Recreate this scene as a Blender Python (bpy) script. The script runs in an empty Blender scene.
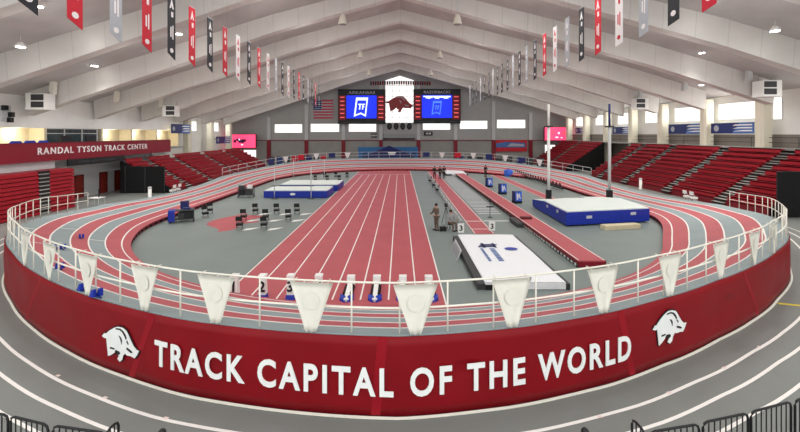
import bpy, math, random
from math import sin, cos, pi, radians, sqrt, atan2, hypot
random.seed(7)
S = bpy.context.scene
COL = S.collection
H = 6.4; F = 400.0; HY = 134.0

# ------------------------------------------------------------------ helpers
def at(px, py, z=0.0):
    Y = F * (H - z) / (py - HY)
    return ((px - 400) / F * Y, Y)
def atY(px, py, Y):
    return ((px - 400) / F * Y, Y, H - (py - HY) * Y / F)

def lin(c):
    r = []
    for v in c:
        v = v / 255.0
        r.append(v / 12.92 if v <= 0.04045 else ((v + 0.055) / 1.055) ** 2.4)
    return tuple(r) + (1.0,)

def mat(name, rgb, rough=0.6, metal=0.0, var=0.06, scale=6.0, spec=0.4, emit=0.0, bump=0.0):
    m = bpy.data.materials.new(name); m.use_nodes = True
    nt = m.node_tree; b = nt.nodes['Principled BSDF']
    c = lin(rgb)
    b.inputs['Roughness'].default_value = rough
    b.inputs['Metallic'].default_value = metal
    b.inputs['Specular IOR Level'].default_value = spec
    if var > 0:
        tc = nt.nodes.new('ShaderNodeTexCoord')
        n = nt.nodes.new('ShaderNodeTexNoise'); n.inputs['Scale'].default_value = scale
        n.inputs['Detail'].default_value = 3.0
        nt.links.new(tc.outputs['Object'], n.inputs['Vector'])
        mr = nt.nodes.new('ShaderNodeMapRange')
        mr.inputs['From Min'].default_value = 0.3; mr.inputs['From Max'].default_value = 0.7
        mr.inputs['To Min'].default_value = 1 - var; mr.inputs['To Max'].default_value = 1 + var
        nt.links.new(n.outputs['Fac'], mr.inputs['Value'])
        mx = nt.nodes.new('ShaderNodeMix'); mx.data_type = 'RGBA'; mx.blend_type = 'MULTIPLY'
        mx.inputs['Factor'].default_value = 1.0
        mx.inputs['A'].default_value = c
        nt.links.new(mr.outputs['Result'], mx.inputs['B'])
        nt.links.new(mx.outputs['Result'], b.inputs['Base Color'])
        if bump > 0:
            bp = nt.nodes.new('ShaderNodeBump'); bp.inputs['Strength'].default_value = bump
            nt.links.new(n.outputs['Fac'], bp.inputs['Height'])
            nt.links.new(bp.outputs['Normal'], b.inputs['Normal'])
    else:
        b.inputs['Base Color'].default_value = c
    if emit > 0:
        b.inputs['Emission Color'].default_value = c
        b.inputs['Emission Strength'].default_value = emit
    return m

def seam_mat(name, rgb, period, axis, rough=0.7, dark=0.8, width=0.03, var=0.04):
    """painted panels with narrow joints every <period> metres along one axis"""
    m = mat(name, rgb, rough, var=var, scale=0.6)
    nt = m.node_tree; b = nt.nodes['Principled BSDF']
    src = b.inputs['Base Color'].links[0].from_socket
    tc = nt.nodes.new('ShaderNodeTexCoord'); sp = nt.nodes.new('ShaderNodeSeparateXYZ')
    nt.links.new(tc.outputs['Object'], sp.inputs['Vector'])
    d = nt.nodes.new('ShaderNodeMath'); d.operation = 'DIVIDE'; d.inputs[1].default_value = period
    nt.links.new(sp.outputs[axis], d.inputs[0])
    fr = nt.nodes.new('ShaderNodeMath'); fr.operation = 'FRACT'
    nt.links.new(d.outputs[0], fr.inputs[0])
    lt = nt.nodes.new('ShaderNodeMath'); lt.operation = 'LESS_THAN'; lt.inputs[1].default_value = width
    nt.links.new(fr.outputs[0], lt.inputs[0])
    mx = nt.nodes.new('ShaderNodeMix'); mx.data_type = 'RGBA'; mx.blend_type = 'MULTIPLY'
    nt.links.new(lt.outputs[0], mx.inputs['Factor'])
    nt.links.new(src, mx.inputs['A'])
    mx.inputs['B'].default_value = (dark, dark, dark, 1)
    nt.links.new(mx.outputs['Result'], b.inputs['Base Color'])
    return m

class MB:
    def __init__(s): s.v = []; s.f = []; s.m = []
    def add(s, vs, fs, mi=0):
        o = len(s.v); s.v += [tuple(p) for p in vs]
        for f in fs: s.f.append(tuple(i + o for i in f)); s.m.append(mi)
        return s
    def box(s, x0, x1, y0, y1, z0, z1, mi=0):
        vs = [(x0,y0,z0),(x1,y0,z0),(x1,y1,z0),(x0,y1,z0),(x0,y0,z1),(x1,y0,z1),(x1,y1,z1),(x0,y1,z1)]
        return s.add(vs, [(0,3,2,1),(4,5,6,7),(0,1,5,4),(1,2,6,5),(2,3,7,6),(3,0,4,7)], mi)
    def cbox(s, cx, cy, cz, sx, sy, sz, rz=0, mi=0):
        c, n = cos(rz), sin(rz); vs = []
        for dz in (-.5, .5):
            for dx, dy in ((-.5,-.5),(.5,-.5),(.5,.5),(-.5,.5)):
                x, y = dx*sx, dy*sy
                vs.append((cx + x*c - y*n, cy + x*n + y*c, cz + dz*sz))
        return s.add(vs, [(0,3,2,1),(4,5,6,7),(0,1,5,4),(1,2,6,5),(2,3,7,6),(3,0,4,7)], mi)
    def tube(s, pts, r, n=8, mi=0, closed=False):
        P = [tuple(map(float, p)) for p in pts]; rings = []; N = len(P)
        for i in range(N):
            a = P[(i-1) % N] if (closed or i > 0) else P[i]
            b = P[(i+1) % N] if (closed or i < N-1) else P[i]
            d = [b[k]-a[k] for k in range(3)]; L = sqrt(sum(q*q for q in d)) or 1
            d = [q/L for q in d]
            up = (0,0,1) if abs(d[2]) < .9 else (1,0,0)
            u = [d[1]*up[2]-d[2]*up[1], d[2]*up[0]-d[0]*up[2], d[0]*up[1]-d[1]*up[0]]
            L = sqrt(sum(q*q for q in u)); u = [q/L for q in u]
            w = [d[1]*u[2]-d[2]*u[1], d[2]*u[0]-d[0]*u[2], d[0]*u[1]-d[1]*u[0]]
            rr = r[i] if isinstance(r, (list, tuple)) else r
            rings.append([tuple(P[i][k] + rr*(cos(2*pi*j/n)*u[k] + sin(2*pi*j/n)*w[k]) for k in range(3)) for j in range(n)])
        vs = [p for q in rings for p in q]; fs = []
        for i in range(N if closed else N-1):
            i2 = (i+1) % N
            for j in range(n):
                j2 = (j+1) % n
                fs.append((i*n+j, i*n+j2, i2*n+j2, i2*n+j))
        if not closed:
            fs.append(tuple(range(n-1,-1,-1))); fs.append(tuple((N-1)*n+j for j in range(n)))
        return s.add(vs, fs, mi)
    def lathe(s, prof, cx=0, cy=0, n=16, mi=0):
        vs = []; fs = []
        for r, z in prof:
            for j in range(n): vs.append((cx + r*cos(2*pi*j/n), cy + r*sin(2*pi*j/n), z))
        for i in range(len(prof)-1):
            for j in range(n):
                j2 = (j+1) % n
                fs.append((i*n+j, i*n+j2, (i+1)*n+j2, (i+1)*n+j))
        fs.append(tuple(range(n-1,-1,-1))); fs.append(tuple((len(prof)-1)*n+j for j in range(n)))
        return s.add(vs, fs, mi)
    def prism(s, poly, fn, d0, d1, mi=0):
        """poly of (u,v); fn(u,v,d) -> xyz; a solid between depth d0 and d1"""
        n = len(poly)
        vs = [fn(u, v, d0) for u, v in poly] + [fn(u, v, d1) for u, v in poly]
        fs = [tuple(range(n-1,-1,-1)), tuple(range(n, 2*n))]
        for i in range(n): fs.append((i, (i+1) % n, n+(i+1) % n, n+i))
        return s.add(vs, fs, mi)
    def build(s, name, mats, parent=None, loc=None, rz=0, smooth=False):
        me = bpy.data.meshes.new(name)
        me.from_pydata(s.v, [], s.f); 
        if not isinstance(mats, (list, tuple)): mats = [mats]
        for q in mats: me.materials.append(q)
        for p, mi in zip(me.polygons, s.m): p.material_index = mi; p.use_smooth = smooth
        me.update()
        o = bpy.data.objects.new(name, me); COL.objects.link(o)
        if parent: o.parent = parent
        if loc: o.location = loc
        if rz: o.rotation_euler = (0,0,rz)
        return o

def tag(o, label=None, cat=None, group=None, kind=None):
    if label: o['label'] = label
    if cat: o['category'] = cat
    if group: o['group'] = group
    if kind: o['kind'] = kind
    return o
def empty(name, loc, rz=0):
    o = bpy.data.objects.new(name, None); COL.objects.link(o)
    o.empty_display_size = .2
    o.location = loc; o.rotation_euler = (0,0,rz); return o
def thing(name, label, cat, loc=(0,0,0), rz=0, group=None):
    return tag(empty(name, loc, rz), label, cat, group)
def struct(o, label=None, cat=None): return tag(o, label, cat, kind='structure')
KIDS = {}
def copy_tree(o, parent=None):
    c = o.copy(); COL.objects.link(c)
    if parent: c.parent = parent
    for ch in list(o.children): copy_tree(ch, c)
    return c
def ordn(i):
    return ['first','second','third','fourth','fifth','sixth','seventh','eighth','ninth','tenth','eleventh','twelfth','thirteenth','fourteenth','fifteenth','sixteenth','seventeenth','eighteenth','nineteenth','twentieth','twenty-first','twenty-second','twenty-third','twenty-fourth','twenty-fifth','twenty-sixth','twenty-seventh'][i]

def text_mb(txt, cap=1.0, width=None, bold=0.02, depth=0.02, fn=None, mi=0, align='C', spacing=1.0, words=False):
    cu = bpy.data.curves.new('t', 'FONT'); cu.body = txt; cu.size = 1.0; cu.offset = bold
    cu.extrude = 0.5; cu.resolution_u = 4; cu.space_character = spacing
    o = bpy.data.objects.new('t', cu); COL.objects.link(o)
    dg = bpy.context.evaluated_depsgraph_get(); dg.update()
    me = bpy.data.meshes.new_from_object(o.evaluated_get(dg))
    vs = [v.co.copy() for v in me.vertices]; fs = [tuple(p.vertices) for p in me.polygons]
    bpy.data.objects.remove(o); bpy.data.curves.remove(cu); bpy.data.meshes.remove(me)
    x0 = min(v.x for v in vs); x1 = max(v.x for v in vs); y0 = min(v.y for v in vs); y1 = max(v.y for v in vs)
    k = cap / (y1 - y0); kx = k if width is None else width / (x1 - x0)
    off = {'C': (x0+x1)/2, 'L': x0, 'R': x1}[align]
    nw = len(txt.split())
    if nw > 1 and words:
        iv = sorted((min(vs[i].x for i in f), max(vs[i].x for i in f)) for f in fs); gaps = []; e = iv[0][1]
        for a, b in iv:
            if a > e: gaps.append((a-e, (a+e)/2))
            e = max(e, b)
        cuts = sorted(g[1] for g in sorted(gaps)[-(nw-1):]); res = []
        for k in range(nw):
            lo = cuts[k-1] if k else -1e9; hi = cuts[k] if k < nw-1 else 1e9
            sel = [f for f in fs if lo < vs[f[0]].x < hi]; ids = sorted({i for f in sel for i in f}); mp = {i: j for j, i in enumerate(ids)}
            mb = MB(); mb.add([fn((vs[i].x-off)*kx, (vs[i].y-y0)*(cap/(y1-y0)), (vs[i].z+.5)*depth) for i in ids], [tuple(mp[i] for i in f) for f in sel], mi)
            res.append(mb)
        return res
    out = [fn((v.x-off)*kx, (v.y-y0)*k, (v.z+.5)*depth) for v in vs]
    mb = MB(); mb.add(out, fs, mi); return mb

# ------------------------------------------------------------------ materials
M = {}
M['floor'] = mat('grey_rubber_floor', (124,127,123), .42, var=.05, scale=.5, spec=.35)
M['infield'] = mat('infield_floor', (125,135,131), .5, var=.05, scale=.4, spec=.3)
M['red'] = mat('red_track', (182,88,94), .6, var=.05, scale=.7, spec=.25)
M['lane_grey'] = mat('grey_lane', (142,155,156), .6, var=.04, scale=.8, spec=.25)
M['line'] = mat('white_line', (240,236,230), .55, var=.0)
M['pinkline'] = mat('pale_line', (236,214,206), .55, var=.0)
M['banner'] = mat('dark_red_vinyl', (128,6,19), .5, var=.08, scale=.8, spec=.2, bump=.25)
M['palered'] = mat('banner_paler_red', (144,12,28), .5, var=.05, scale=2.0, spec=.2)
M['white'] = mat('white_paint', (238,238,234), .5, var=.03)
M['ivory'] = mat('ivory_paint', (232,228,214), .5, var=.03)
M['hogred'] = mat('hog_red', (156,58,60), .5, var=.04)
M['tent'] = mat('tent_blue', (12,24,84), .5, var=.05)
M['teal'] = mat('teal_print', (40,104,160), .5, var=.15)
M['tealdark'] = mat('teal_dark_print', (28,72,128), .5, var=.1)
M['slatdark'] = mat('slat_backing', (104,116,114), .6, var=.05)
M['faint'] = mat('faint_print', (228,225,212), .5, var=.03)
M['beam'] = seam_mat('beam_cladding', (212,208,203), 2.45, 'X', .7, .86, .03)
M['roof'] = mat('roof_deck', (186,182,180), .75, var=.08, scale=.5)
M['wallwhite'] = mat('white_wall', (240,240,236), .75, var=.04, scale=.6)
M['column'] = mat('cream_column', (226,220,200), .7, var=.04, scale=.8)
M['backwall'] = seam_mat('grey_ribbed_wall', (168,168,166), .6, 'X', .7, .9, .08)
M['lowwall'] = mat('low_grey_wall', (150,148,144), .8, var=.06, scale=.7)
M['sidewall'] = mat('brown_grey_wall', (140,132,124), .8, var=.06, scale=.7)
M['beige'] = mat('beige_wall', (206,196,172), .8, var=.04)
M['seat'] = mat('red_bench_plastic', (158,14,32), .4, var=.1, scale=2.0)
M['riser'] = mat('dark_red_riser', (92,8,20), .6, var=.08)
M['tier'] = mat('red_tier_deck', (122,12,28), .6, var=.08)
M['step'] = mat('grey_step', (160,156,150), .7, var=.1)
M['black'] = mat('black', (20,20,22), .5, var=.05)
M['blackmat'] = mat('black_curtain', (14,14,15), .9, var=.1)
M['dark'] = mat('dark_grey', (58,58,60), .6, var=.08)
M['grey'] = mat('mid_grey', (150,152,152), .6, var=.05)
M['lgrey'] = mat('light_grey', (196,198,198), .6, var=.05)
M['maroon'] = mat('maroon_fascia', (126,14,34), .5, var=.05)
M['blue'] = mat('royal_blue_vinyl', (22,48,160), .45, var=.1, scale=3.0)
M['navy'] = mat('navy', (30,44,104), .5, var=.08)
M['midblue'] = mat('mid_blue_print', (70,106,170), .5, var=.15, scale=1.2)
M['redp'] = mat('red_print', (190,22,44), .5, var=.05)
M['bred'] = mat('banner_red', (196,22,46), .6, var=.05)
M['bblack'] = mat('banner_black', (34,36,42), .6, var=.05)
M['bgrey'] = mat('banner_grey', (170,174,180), .6, var=.05)
M['bwhite'] = mat('banner_white', (232,228,228), .6, var=.03)
M['cover'] = mat('white_vinyl_cover', (240,242,244), .45, var=.02)
M['mattop'] = mat('pale_mat_top', (222,230,224), .6, var=.03)
M['door'] = mat('rust_red_door', (138,44,34), .5, var=.06)
M['skin'] = mat('skin', (196,150,124), .6, var=.03)
M['hair'] = mat('hair', (40,28,22), .7, var=.1)
M['khaki'] = mat('brown_cloth', (104,90,80), .8, var=.1)
M['orange'] = mat('orange_door', (190,70,30), .5, var=.05)
M['steel'] = mat('steel', (170,172,174), .35, .7, var=.03)
M['yellow'] = mat('yellow_tape', (226,206,60), .5, var=.03)
M['wood'] = mat('pale_pallet', (214,202,170), .7, var=.06)
M['glass'] = mat('dark_glass', (60,72,76), .15, var=.1, scale=1.5)
M['day'] = mat('daylit_pane', (255,255,252), .3, var=0, emit=1.0)
M['lamp'] = mat('lit_lens', (255,255,255), .3, var=0, emit=14)
M['scrblue'] = mat('screen_blue', (10,40,230), .4, var=0, emit=1.0)
M['scrlight'] = mat('screen_pale', (220,236,255), .4, var=0, emit=1.1)
M['scrmid'] = mat('screen_sky', (70,120,255), .4, var=0, emit=1.0)
M['scrpink'] = mat('screen_pink', (255,76,122), .4, var=0, emit=1.0)
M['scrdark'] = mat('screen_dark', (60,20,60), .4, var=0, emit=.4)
M['scrred'] = mat('screen_red', (235,90,90), .4, var=0, emit=.8)
M['vividblue'] = mat('vivid_blue_print', (60,110,225), .4, var=.2, scale=2.5)  # vivid blue print colour, no emission

# ------------------------------------------------------------------ camera
cam = bpy.data.cameras.new('camera'); co = bpy.data.objects.new('camera', cam); COL.objects.link(co)
co.location = (0,0,H); co.rotation_euler = (pi/2,0,0)
cam.sensor_fit = 'HORIZONTAL'; cam.sensor_width = 36; cam.lens = 18.0
cam.shift_y = -(216-HY)/800.0; cam.clip_end = 400; cam.clip_start = .1
S.camera = co

# ------------------------------------------------------------------ running track geometry
CN = 31.5; CF = 52.5; RI = 17.3
CTRL = [(0,22.5),(13,22.2),(20,21.95),(27.5,21.8),(33.5,21.75),(41.8,21.8),(53.4,22.2),(65.3,22.75),(76.3,23.2),(90,23.4)]
CTRL_L = [(0,22.45),(13,22.3),(20,22.1),(27.5,21.95),(33.5,21.88),(41.8,21.88),(53.4,22.2),(65.3,22.75),(76.3,23.2),(90,23.4)]
CTRL_R = [(0,22.45),(6,22.25),(13,21.95),(20,21.62),(27.5,21.42),(33.5,21.44),(41.8,21.6),(53.4,22.15),(65.3,22.75),(76.3,23.2),(90,23.4)]
def rout(deg):
    CT = CTRL_L if deg < 0 else CTRL_R
    deg = abs(deg)
    for (a, r), (b, q) in zip(CT, CT[1:]):
        if deg <= b:
            t = (deg-a)/(b-a); t = t*t*(3-2*t)*.3 + t*.7
            return r + (q-r)*t
    return CTRL[-1][1]
def sst(a, b, x):
    t = max(0, min(1, (x-a)/(b-a)));  return t*t*(3-2*t)
def EO(d): return 1.8*sst(56,90,d) if d > 0 else -.12*sst(-25,-55,d)*(1-sst(-60,-90,d)) if d < 0 else 0
ST = []       # stations: (inner xy, outer xy, z_out, kind, deg)
def zo_near(d):
    d = abs(d); return 1.85 - .4*sst(50,66,d) - .6*sst(64,90,d)
def zo_far(d):
    d = abs(d); return 1.95 - 1.1*sst(35,90,d)
NA = 72
for i in range(NA+1):                      # near arc, from left (-90) to right (+90)
    d = -90 + 180*i/NA; a = radians(d)
    ex = 1.8*sst(58,90,d) if d > 0 else -.35*sst(-20,-60,d)*(1-sst(-70,-90,d))
    r = rout(d); eo = EO(d)
    ST.append(((RI*sin(a)+ex, CN-RI*cos(a)), (r*sin(a)+eo, CN-r*cos(a)), zo_near(d), 'N', d))
NSQ = 12
for i in range(1, NSQ):
    y = CN + (CF-CN)*i/NSQ; q = sin(pi*i/NSQ)
    ST.append(((RI+1.8, y), (23.4+1.8, y), .85-.5*q, 'R', 0))
for i in range(NA+1):
    d = 90 - 180*i/NA; a = radians(d)
    ex = 1.8*sst(40,90,d) if d > 0 else 0
    r = 23.4 - .6*cos(a)
    ST.append(((RI*sin(a)+ex, CF+RI*cos(a)), (r*sin(a)+ex, CF+r*cos(a)), zo_far(d), 'F', d))
for i in range(1, NSQ):
    y = CF - (CF-CN)*i/NSQ; q = sin(pi*i/NSQ)
    ST.append(((-RI, y), (-23.4, y), .85-.5*q, 'L', 0))
ZI = .3
def rp(st, t, dz=0):
    (ax, ay), (bx, by), zo, k, d = st
    return (ax+(bx-ax)*t, ay+(by-ay)*t, ZI+(zo-ZI)*t+dz)
NS = len(ST)
def ring(t0, t1, dz=0.0, thick=.06):
    mb = MB(); vs = []; fs = []
    for st in ST:
        a = rp(st, t0, dz); b = rp(st, t1, dz)
        vs += [a, b, (b[0],b[1],b[2]-thick), (a[0],a[1],a[2]-thick)]
    for i in range(NS):
        j = (i+1) % NS
        for k in range(4):
            k2 = (k+1) % 4
            fs.append((i*4+k, i*4+k2, j*4+k2, j*4+k))
    mb.add(vs, fs); return mb
TB = [0,.085,.235,.38,.53,.69,.838,1.0]
trk = thing('running_track', 'banked oval indoor running track with red and grey lanes', 'track', (0,0,0))
for i in range(7):
    g = (i % 2 == 0 and i > 0)
    nm = 'inner_border' if i == 0 else ('outer_border' if i == 6 else 'lane')
    o = ring(TB[i], TB[i+1]).build(nm, M['lane_grey'] if g else M['red'], trk)
    o['label'] = 'grey lane' if g else 'red lane'
for i in range(1,7):
    ring(TB[i]-.0065, TB[i]+.0065, .012, .012).build('lane_line', M['line'], trk)
# inner riser with vent slots, outer skirt
mb = MB(); sl = MB()
for i in range(NS):
    j = (i+1) % NS
    a = rp(ST[i],.004); b = rp(ST[j],.004); a2 = rp(ST[i],.012); b2 = rp(ST[j],.012)
    mb.add([(a[0],a[1],0),(b[0],b[1],0),(b[0],b[1],ZI-.06),(a[0],a[1],ZI-.06),(a2[0],a2[1],0),(b2[0],b2[1],0),(b2[0],b2[1],ZI-.06),(a2[0],a2[1],ZI-.06)],
           [(0,1,2,3),(4,7,6,5),(0,4,5,1)])
    n = max(1, int(hypot(b[0]-a[0], b[1]-a[1])/.5))
    c = rp(ST[i],-.001); e = rp(ST[j],-.001)
    for k in range(n):
        u0 = (k+.2)/n; u1 = (k+.75)/n
        p = [c[q]+(e[q]-c[q])*u0 for q in (0,1)]; r_ = [c[q]+(e[q]-c[q])*u1 for q in (0,1)]
        sl.add([(p[0],p[1],.06),(r_[0],r_[1],.06),(r_[0],r_[1],.2),(p[0],p[1],.2)], [(0,1,2,3)])
mb.build('inner_kerb', M['maroon'], trk); tag(sl.build('vent_slots', M['blackmat'], trk), kind='stuff')
mb = MB(); vs = []; fs = []
for st in ST:
    a = rp(st,.985); b = rp(st,1.0)
    vs += [(a[0],a[1],0),(a[0],a[1],a[2]-.06),(b[0],b[1],b[2]-.06),(b[0],b[1],0)]
for i in range(NS):
    j = (i+1) % NS
    for k in range(4):
        k2 = (k+1) % 4; fs.append((i*4+k, i*4+k2, j*4+k2, j*4+k))
mb.add(vs, fs); mb.build('outer_skirt', M['maroon'], trk)
# stagger marks across the lanes on the left bend
for (a, t0, t1) in ((-62,.838,.99),(-66,.53,.69),(-58,.235,.38),(-50,.69,.838)):
    st = min(ST[:NA+1], key=lambda s_: abs(s_[4]-a)); s2 = ST[ST.index(st)+1]
    p, q = rp(st,t0,.014), rp(st,t1,.014); d = [(s2[0][k]-st[0][k])*.1 for k in (0,1)]
    mb = MB(); mb.add([p,q,(q[0]+d[0],q[1]+d[1],q[2]),(p[0]+d[0],p[1]+d[1],p[2])],[(0,1,2,3)])
    mb.build('stagger_mark', M['line'], trk)

# outer curve table by arc length (0 at the middle of the near bend)
OC = []
for i in range(-900, 901):
    d = i/10.0; a = radians(d); ex = EO(d)
    r = rout(d); OC.append([r*sin(a)+ex, CN-r*cos(a), d, 0.0])
c0 = 900
for i in range(c0+1, 1801): OC[i][3] = OC[i-1][3] + hypot(OC[i][0]-OC[i-1][0], OC[i][1]-OC[i-1][1])
for i in range(c0-1, -1, -1): OC[i][3] = OC[i+1][3] - hypot(OC[i][0]-OC[i+1][0], OC[i][1]-OC[i+1][1])
def oc_s(s):
    lo, hi = 0, 1800
    while hi-lo > 1:
        m_ = (lo+hi)//2
        if OC[m_][3] <= s: lo = m_
        else: hi = m_
    a, b = OC[lo], OC[hi]; t = (s-a[3])/((b[3]-a[3]) or 1)
    x = a[0]+(b[0]-a[0])*t; y = a[1]+(b[1]-a[1])*t
    dx, dy = b[0]-a[0], b[1]-a[1]; L = hypot(dx, dy)
    return x, y, dy/L, -dx/L, a[2]+(b[2]-a[2])*t        # point, outward normal, degrees
def s_of_px(px):
    t = (px-400)/F; best = None
    for p in OC:
        if abs(p[2]) > 60: continue
        e = abs(p[0]/p[1]-t)
        if best is None or e < best[0]: best = (e, p[3])
    return best[1]
def on_wall(s0, z0, off=.0, tilt=0.0):
    def fn(u, v, d):
        x, y, nx, ny, _ = oc_s(s0+u)
        return (x+nx*(off+d), y+ny*(off+d), z0+v+u*tilt)
    return fn
def topz(d): return zo_near(d)

# ------------------------------------------------------------------ the big red banner round the near bend
SB = oc_s; sA = [p for p in OC if p[2] >= -78][0][3]; sB_ = [p for p in OC if p[2] <= 78][-1][3]
ban = thing('wall_banner', 'long dark red vinyl banner wrapped round the near bend of the track', 'banner', (0,0,0))
mb = MB(); n = 260; vs = []; fs = []; rows = 8
for i in range(n+1):
    s = sA+(sB_-sA)*i/n; x, y, nx, ny, d = oc_s(s); zt = topz(d)-.03
    for k in range(rows+1):
        v = k/rows; w = .035 + .02*sin(s*1.9+v*3.0)*sin(v*pi) + .015*sin(s*.7-v*5)*sin(v*pi)
        vs.append((x+nx*w, y+ny*w, .05+(zt-.05)*v))
    vs.append((x+nx*.008, y+ny*.008, zt)); vs.append((x+nx*.008, y+ny*.008, .05))
R_ = rows+3
for i in range(n):
    for k in range(R_):
        k2 = (k+1) % R_
        fs.append((i*R_+k, (i+1)*R_+k, (i+1)*R_+k2, i*R_+k2))
mb.add(vs, fs); mb.build('sheet', M['banner'], ban, smooth=True)
sl_, sr_ = s_of_px(157), s_of_px(628)
def bansurf(u, v, d):
    s = (sl_+sr_)/2+u; x, y, nx, ny, _ = oc_s(s)
    t = max(0, min(1, (s-sl_)/(0-sl_)))
    w = .062+d
    return (x+nx*w, y+ny*w, .57-.09*t+.04*max(0,min(1,s/sr_))+v)
WB = text_mb('TRACK CAPITAL OF THE WORLD', .65, sr_-sl_, .026, .02, bansurf, spacing=1.25, words=True)
for q_ in WB: q_.build('word', M['white'], ban)
for (pt, pb) in ((162,122),(264,234),(392,384),(522,540),(627,658),(720,741)):  # slanting strips of slightly paler red on the sheet
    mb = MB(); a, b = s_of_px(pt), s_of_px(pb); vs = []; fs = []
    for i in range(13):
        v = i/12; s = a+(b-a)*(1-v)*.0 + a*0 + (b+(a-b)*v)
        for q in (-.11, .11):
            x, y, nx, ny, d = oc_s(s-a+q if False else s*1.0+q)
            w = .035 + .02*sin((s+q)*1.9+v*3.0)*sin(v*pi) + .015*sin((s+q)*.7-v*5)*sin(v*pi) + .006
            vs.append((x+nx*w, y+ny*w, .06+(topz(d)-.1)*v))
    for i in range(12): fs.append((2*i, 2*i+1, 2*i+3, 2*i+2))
    mb.add(vs, fs); mb.build('slant_strip', M['palered'], ban, smooth=True)
HOG = [(0.0, 0.582), (0.066, 0.685), (0.108, 0.676), (0.211, 0.809), (0.331, 0.925), (0.452, 0.998), (0.557, 1.001), (0.663, 0.953), (0.729, 0.827), (0.789, 0.693), (0.858, 0.561), (0.928, 0.48), (1.0, 0.473), (0.949, 0.334), (0.889, 0.225), (0.798, 0.252), (0.693, 0.242), (0.639, 0.276), (0.584, 0.187), (0.56, 0.06), (0.497, -0.014), (0.434, 0.055), (0.476, 0.144), (0.422, 0.189), (0.377, 0.277), (0.346, 0.188), (0.241, 0.084), (0.175, 0.042), (0.163, 0.176), (0.142, 0.388), (0.127, 0.547), (0.048, 0.549)]
def hog(scale, sy=None, grow=1.0):
    sy = sy or scale
    return [((u-.5)*scale*grow, (v-.48)*sy*grow) for u, v in HOG]
for px, z, tilt in ((123,.82,-.0),(667,1.0,.0)):
    s = s_of_px(px)
    mb = MB(); mb.prism(hog(1.5,.9,1.06), on_wall(s, z, .05, tilt), 0, .02)
    e = mb.build('hog_emblem', M['black'], ban)
    mb = MB(); mb.prism(hog(1.5,.9), on_wall(s, z, .065, tilt), 0, .02)
    o = mb.build('hog_body', M['white'], e)
    mb = MB()
    for pl in [[(0.392, 0.907), (0.497, 0.925), (0.578, 0.884), (0.648, 0.759), (0.669, 0.693), (0.693, 0.736), (0.657, 0.835), (0.596, 0.925), (0.512, 0.965), (0.407, 0.948)], [(0.476, 0.751), (0.53, 0.724), (0.566, 0.644), (0.557, 0.514), (0.536, 0.598), (0.512, 0.682)], [(0.392, 0.3), (0.497, 0.285), (0.512, 0.216), (0.437, 0.15), (0.38, 0.242)], [(0.693, 0.475), (0.783, 0.436), (0.843, 0.382), (0.813, 0.351), (0.747, 0.382), (0.687, 0.425)], [(0.241, 0.338), (0.361, 0.338), (0.355, 0.3), (0.241, 0.291)], [(0.699, 0.684), (0.741, 0.587), (0.729, 0.565), (0.687, 0.644)]]:
        mb.prism([((u-.5)*1.5, (v-.48)*.9) for u, v in pl], on_wall(s, z, .085, tilt), 0, .01)
    mb.build('hog_markings', M['black'], e)
# pale kerb strip at the banner's foot
mb = MB(); vs = []; fs = []
for i in range(n+1):
    s = sA+(sB_-sA)*i/n; x, y, nx, ny, d = oc_s(s)
    for (w, z) in ((.06,.012),(.12,.012),(.12,.03),(.06,.04)): vs.append((x+nx*w, y+ny*w, z))
for i in range(n):
    for k in range(4):
        k2 = (k+1) % 4; fs.append((i*4+k,(i+1)*4+k,(i+1)*4+k2,i*4+k2))
mb.add(vs, fs); tag(mb.build('kerb_strip', M['ivory']), 'thin pale kerb strip along the foot of the red banner', 'kerb', kind='structure')

# ------------------------------------------------------------------ rails
def rail(label, pts, hs, post_idx, mt, r=.025, group=None):
    t = thing('guard_rail', label, 'railing', (0,0,0))
    for nm, h in hs:
        MB().tube([(x,y,z+h) for x,y,z in pts], r, 8).build(nm, mt, t, smooth=True)
    for i in post_idx:
        x, y, z = pts[i]
        MB().tube([(x,y,z),(x,y,z+hs[0][1])], r*.85, 8).build('post', mt, t, smooth=True)
    return t
pts = []; L0 = [p for p in OC if p[2] >= -88][0][3]; L1 = [p for p in OC if p[2] <= 88][-1][3]
step = 1.12; k0 = math.ceil(L0/step); k1 = math.floor(L1/step)
idx = []
sub = 4
for k in range(k0*sub, k1*sub+1):
    s = k*step/sub; x, y, nx, ny, d = oc_s(s + .0)
    pts.append((x-nx*.08, y-ny*.08, topz(d)-.01))
    if k % sub == 0: idx.append(len(pts)-1)
rail('white pipe guard rail round the near bend above the red banner', pts, (('top_rail',1.16),('mid_rail',.58)), idx, M['ivory'])
fp = []; fidx = []
FS = [s for s in ST if s[3] == 'F']
for i, st in enumerate(FS):
    x, y, z = rp(st, .985); fp.append((x,y,z))
    if i % 2 == 0: fidx.append(i)
rail('pale guard rail round the far bend of the track', fp, (('top_rail',1.1),('mid_rail',.55)), fidx, M['lgrey'], .035)

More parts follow.
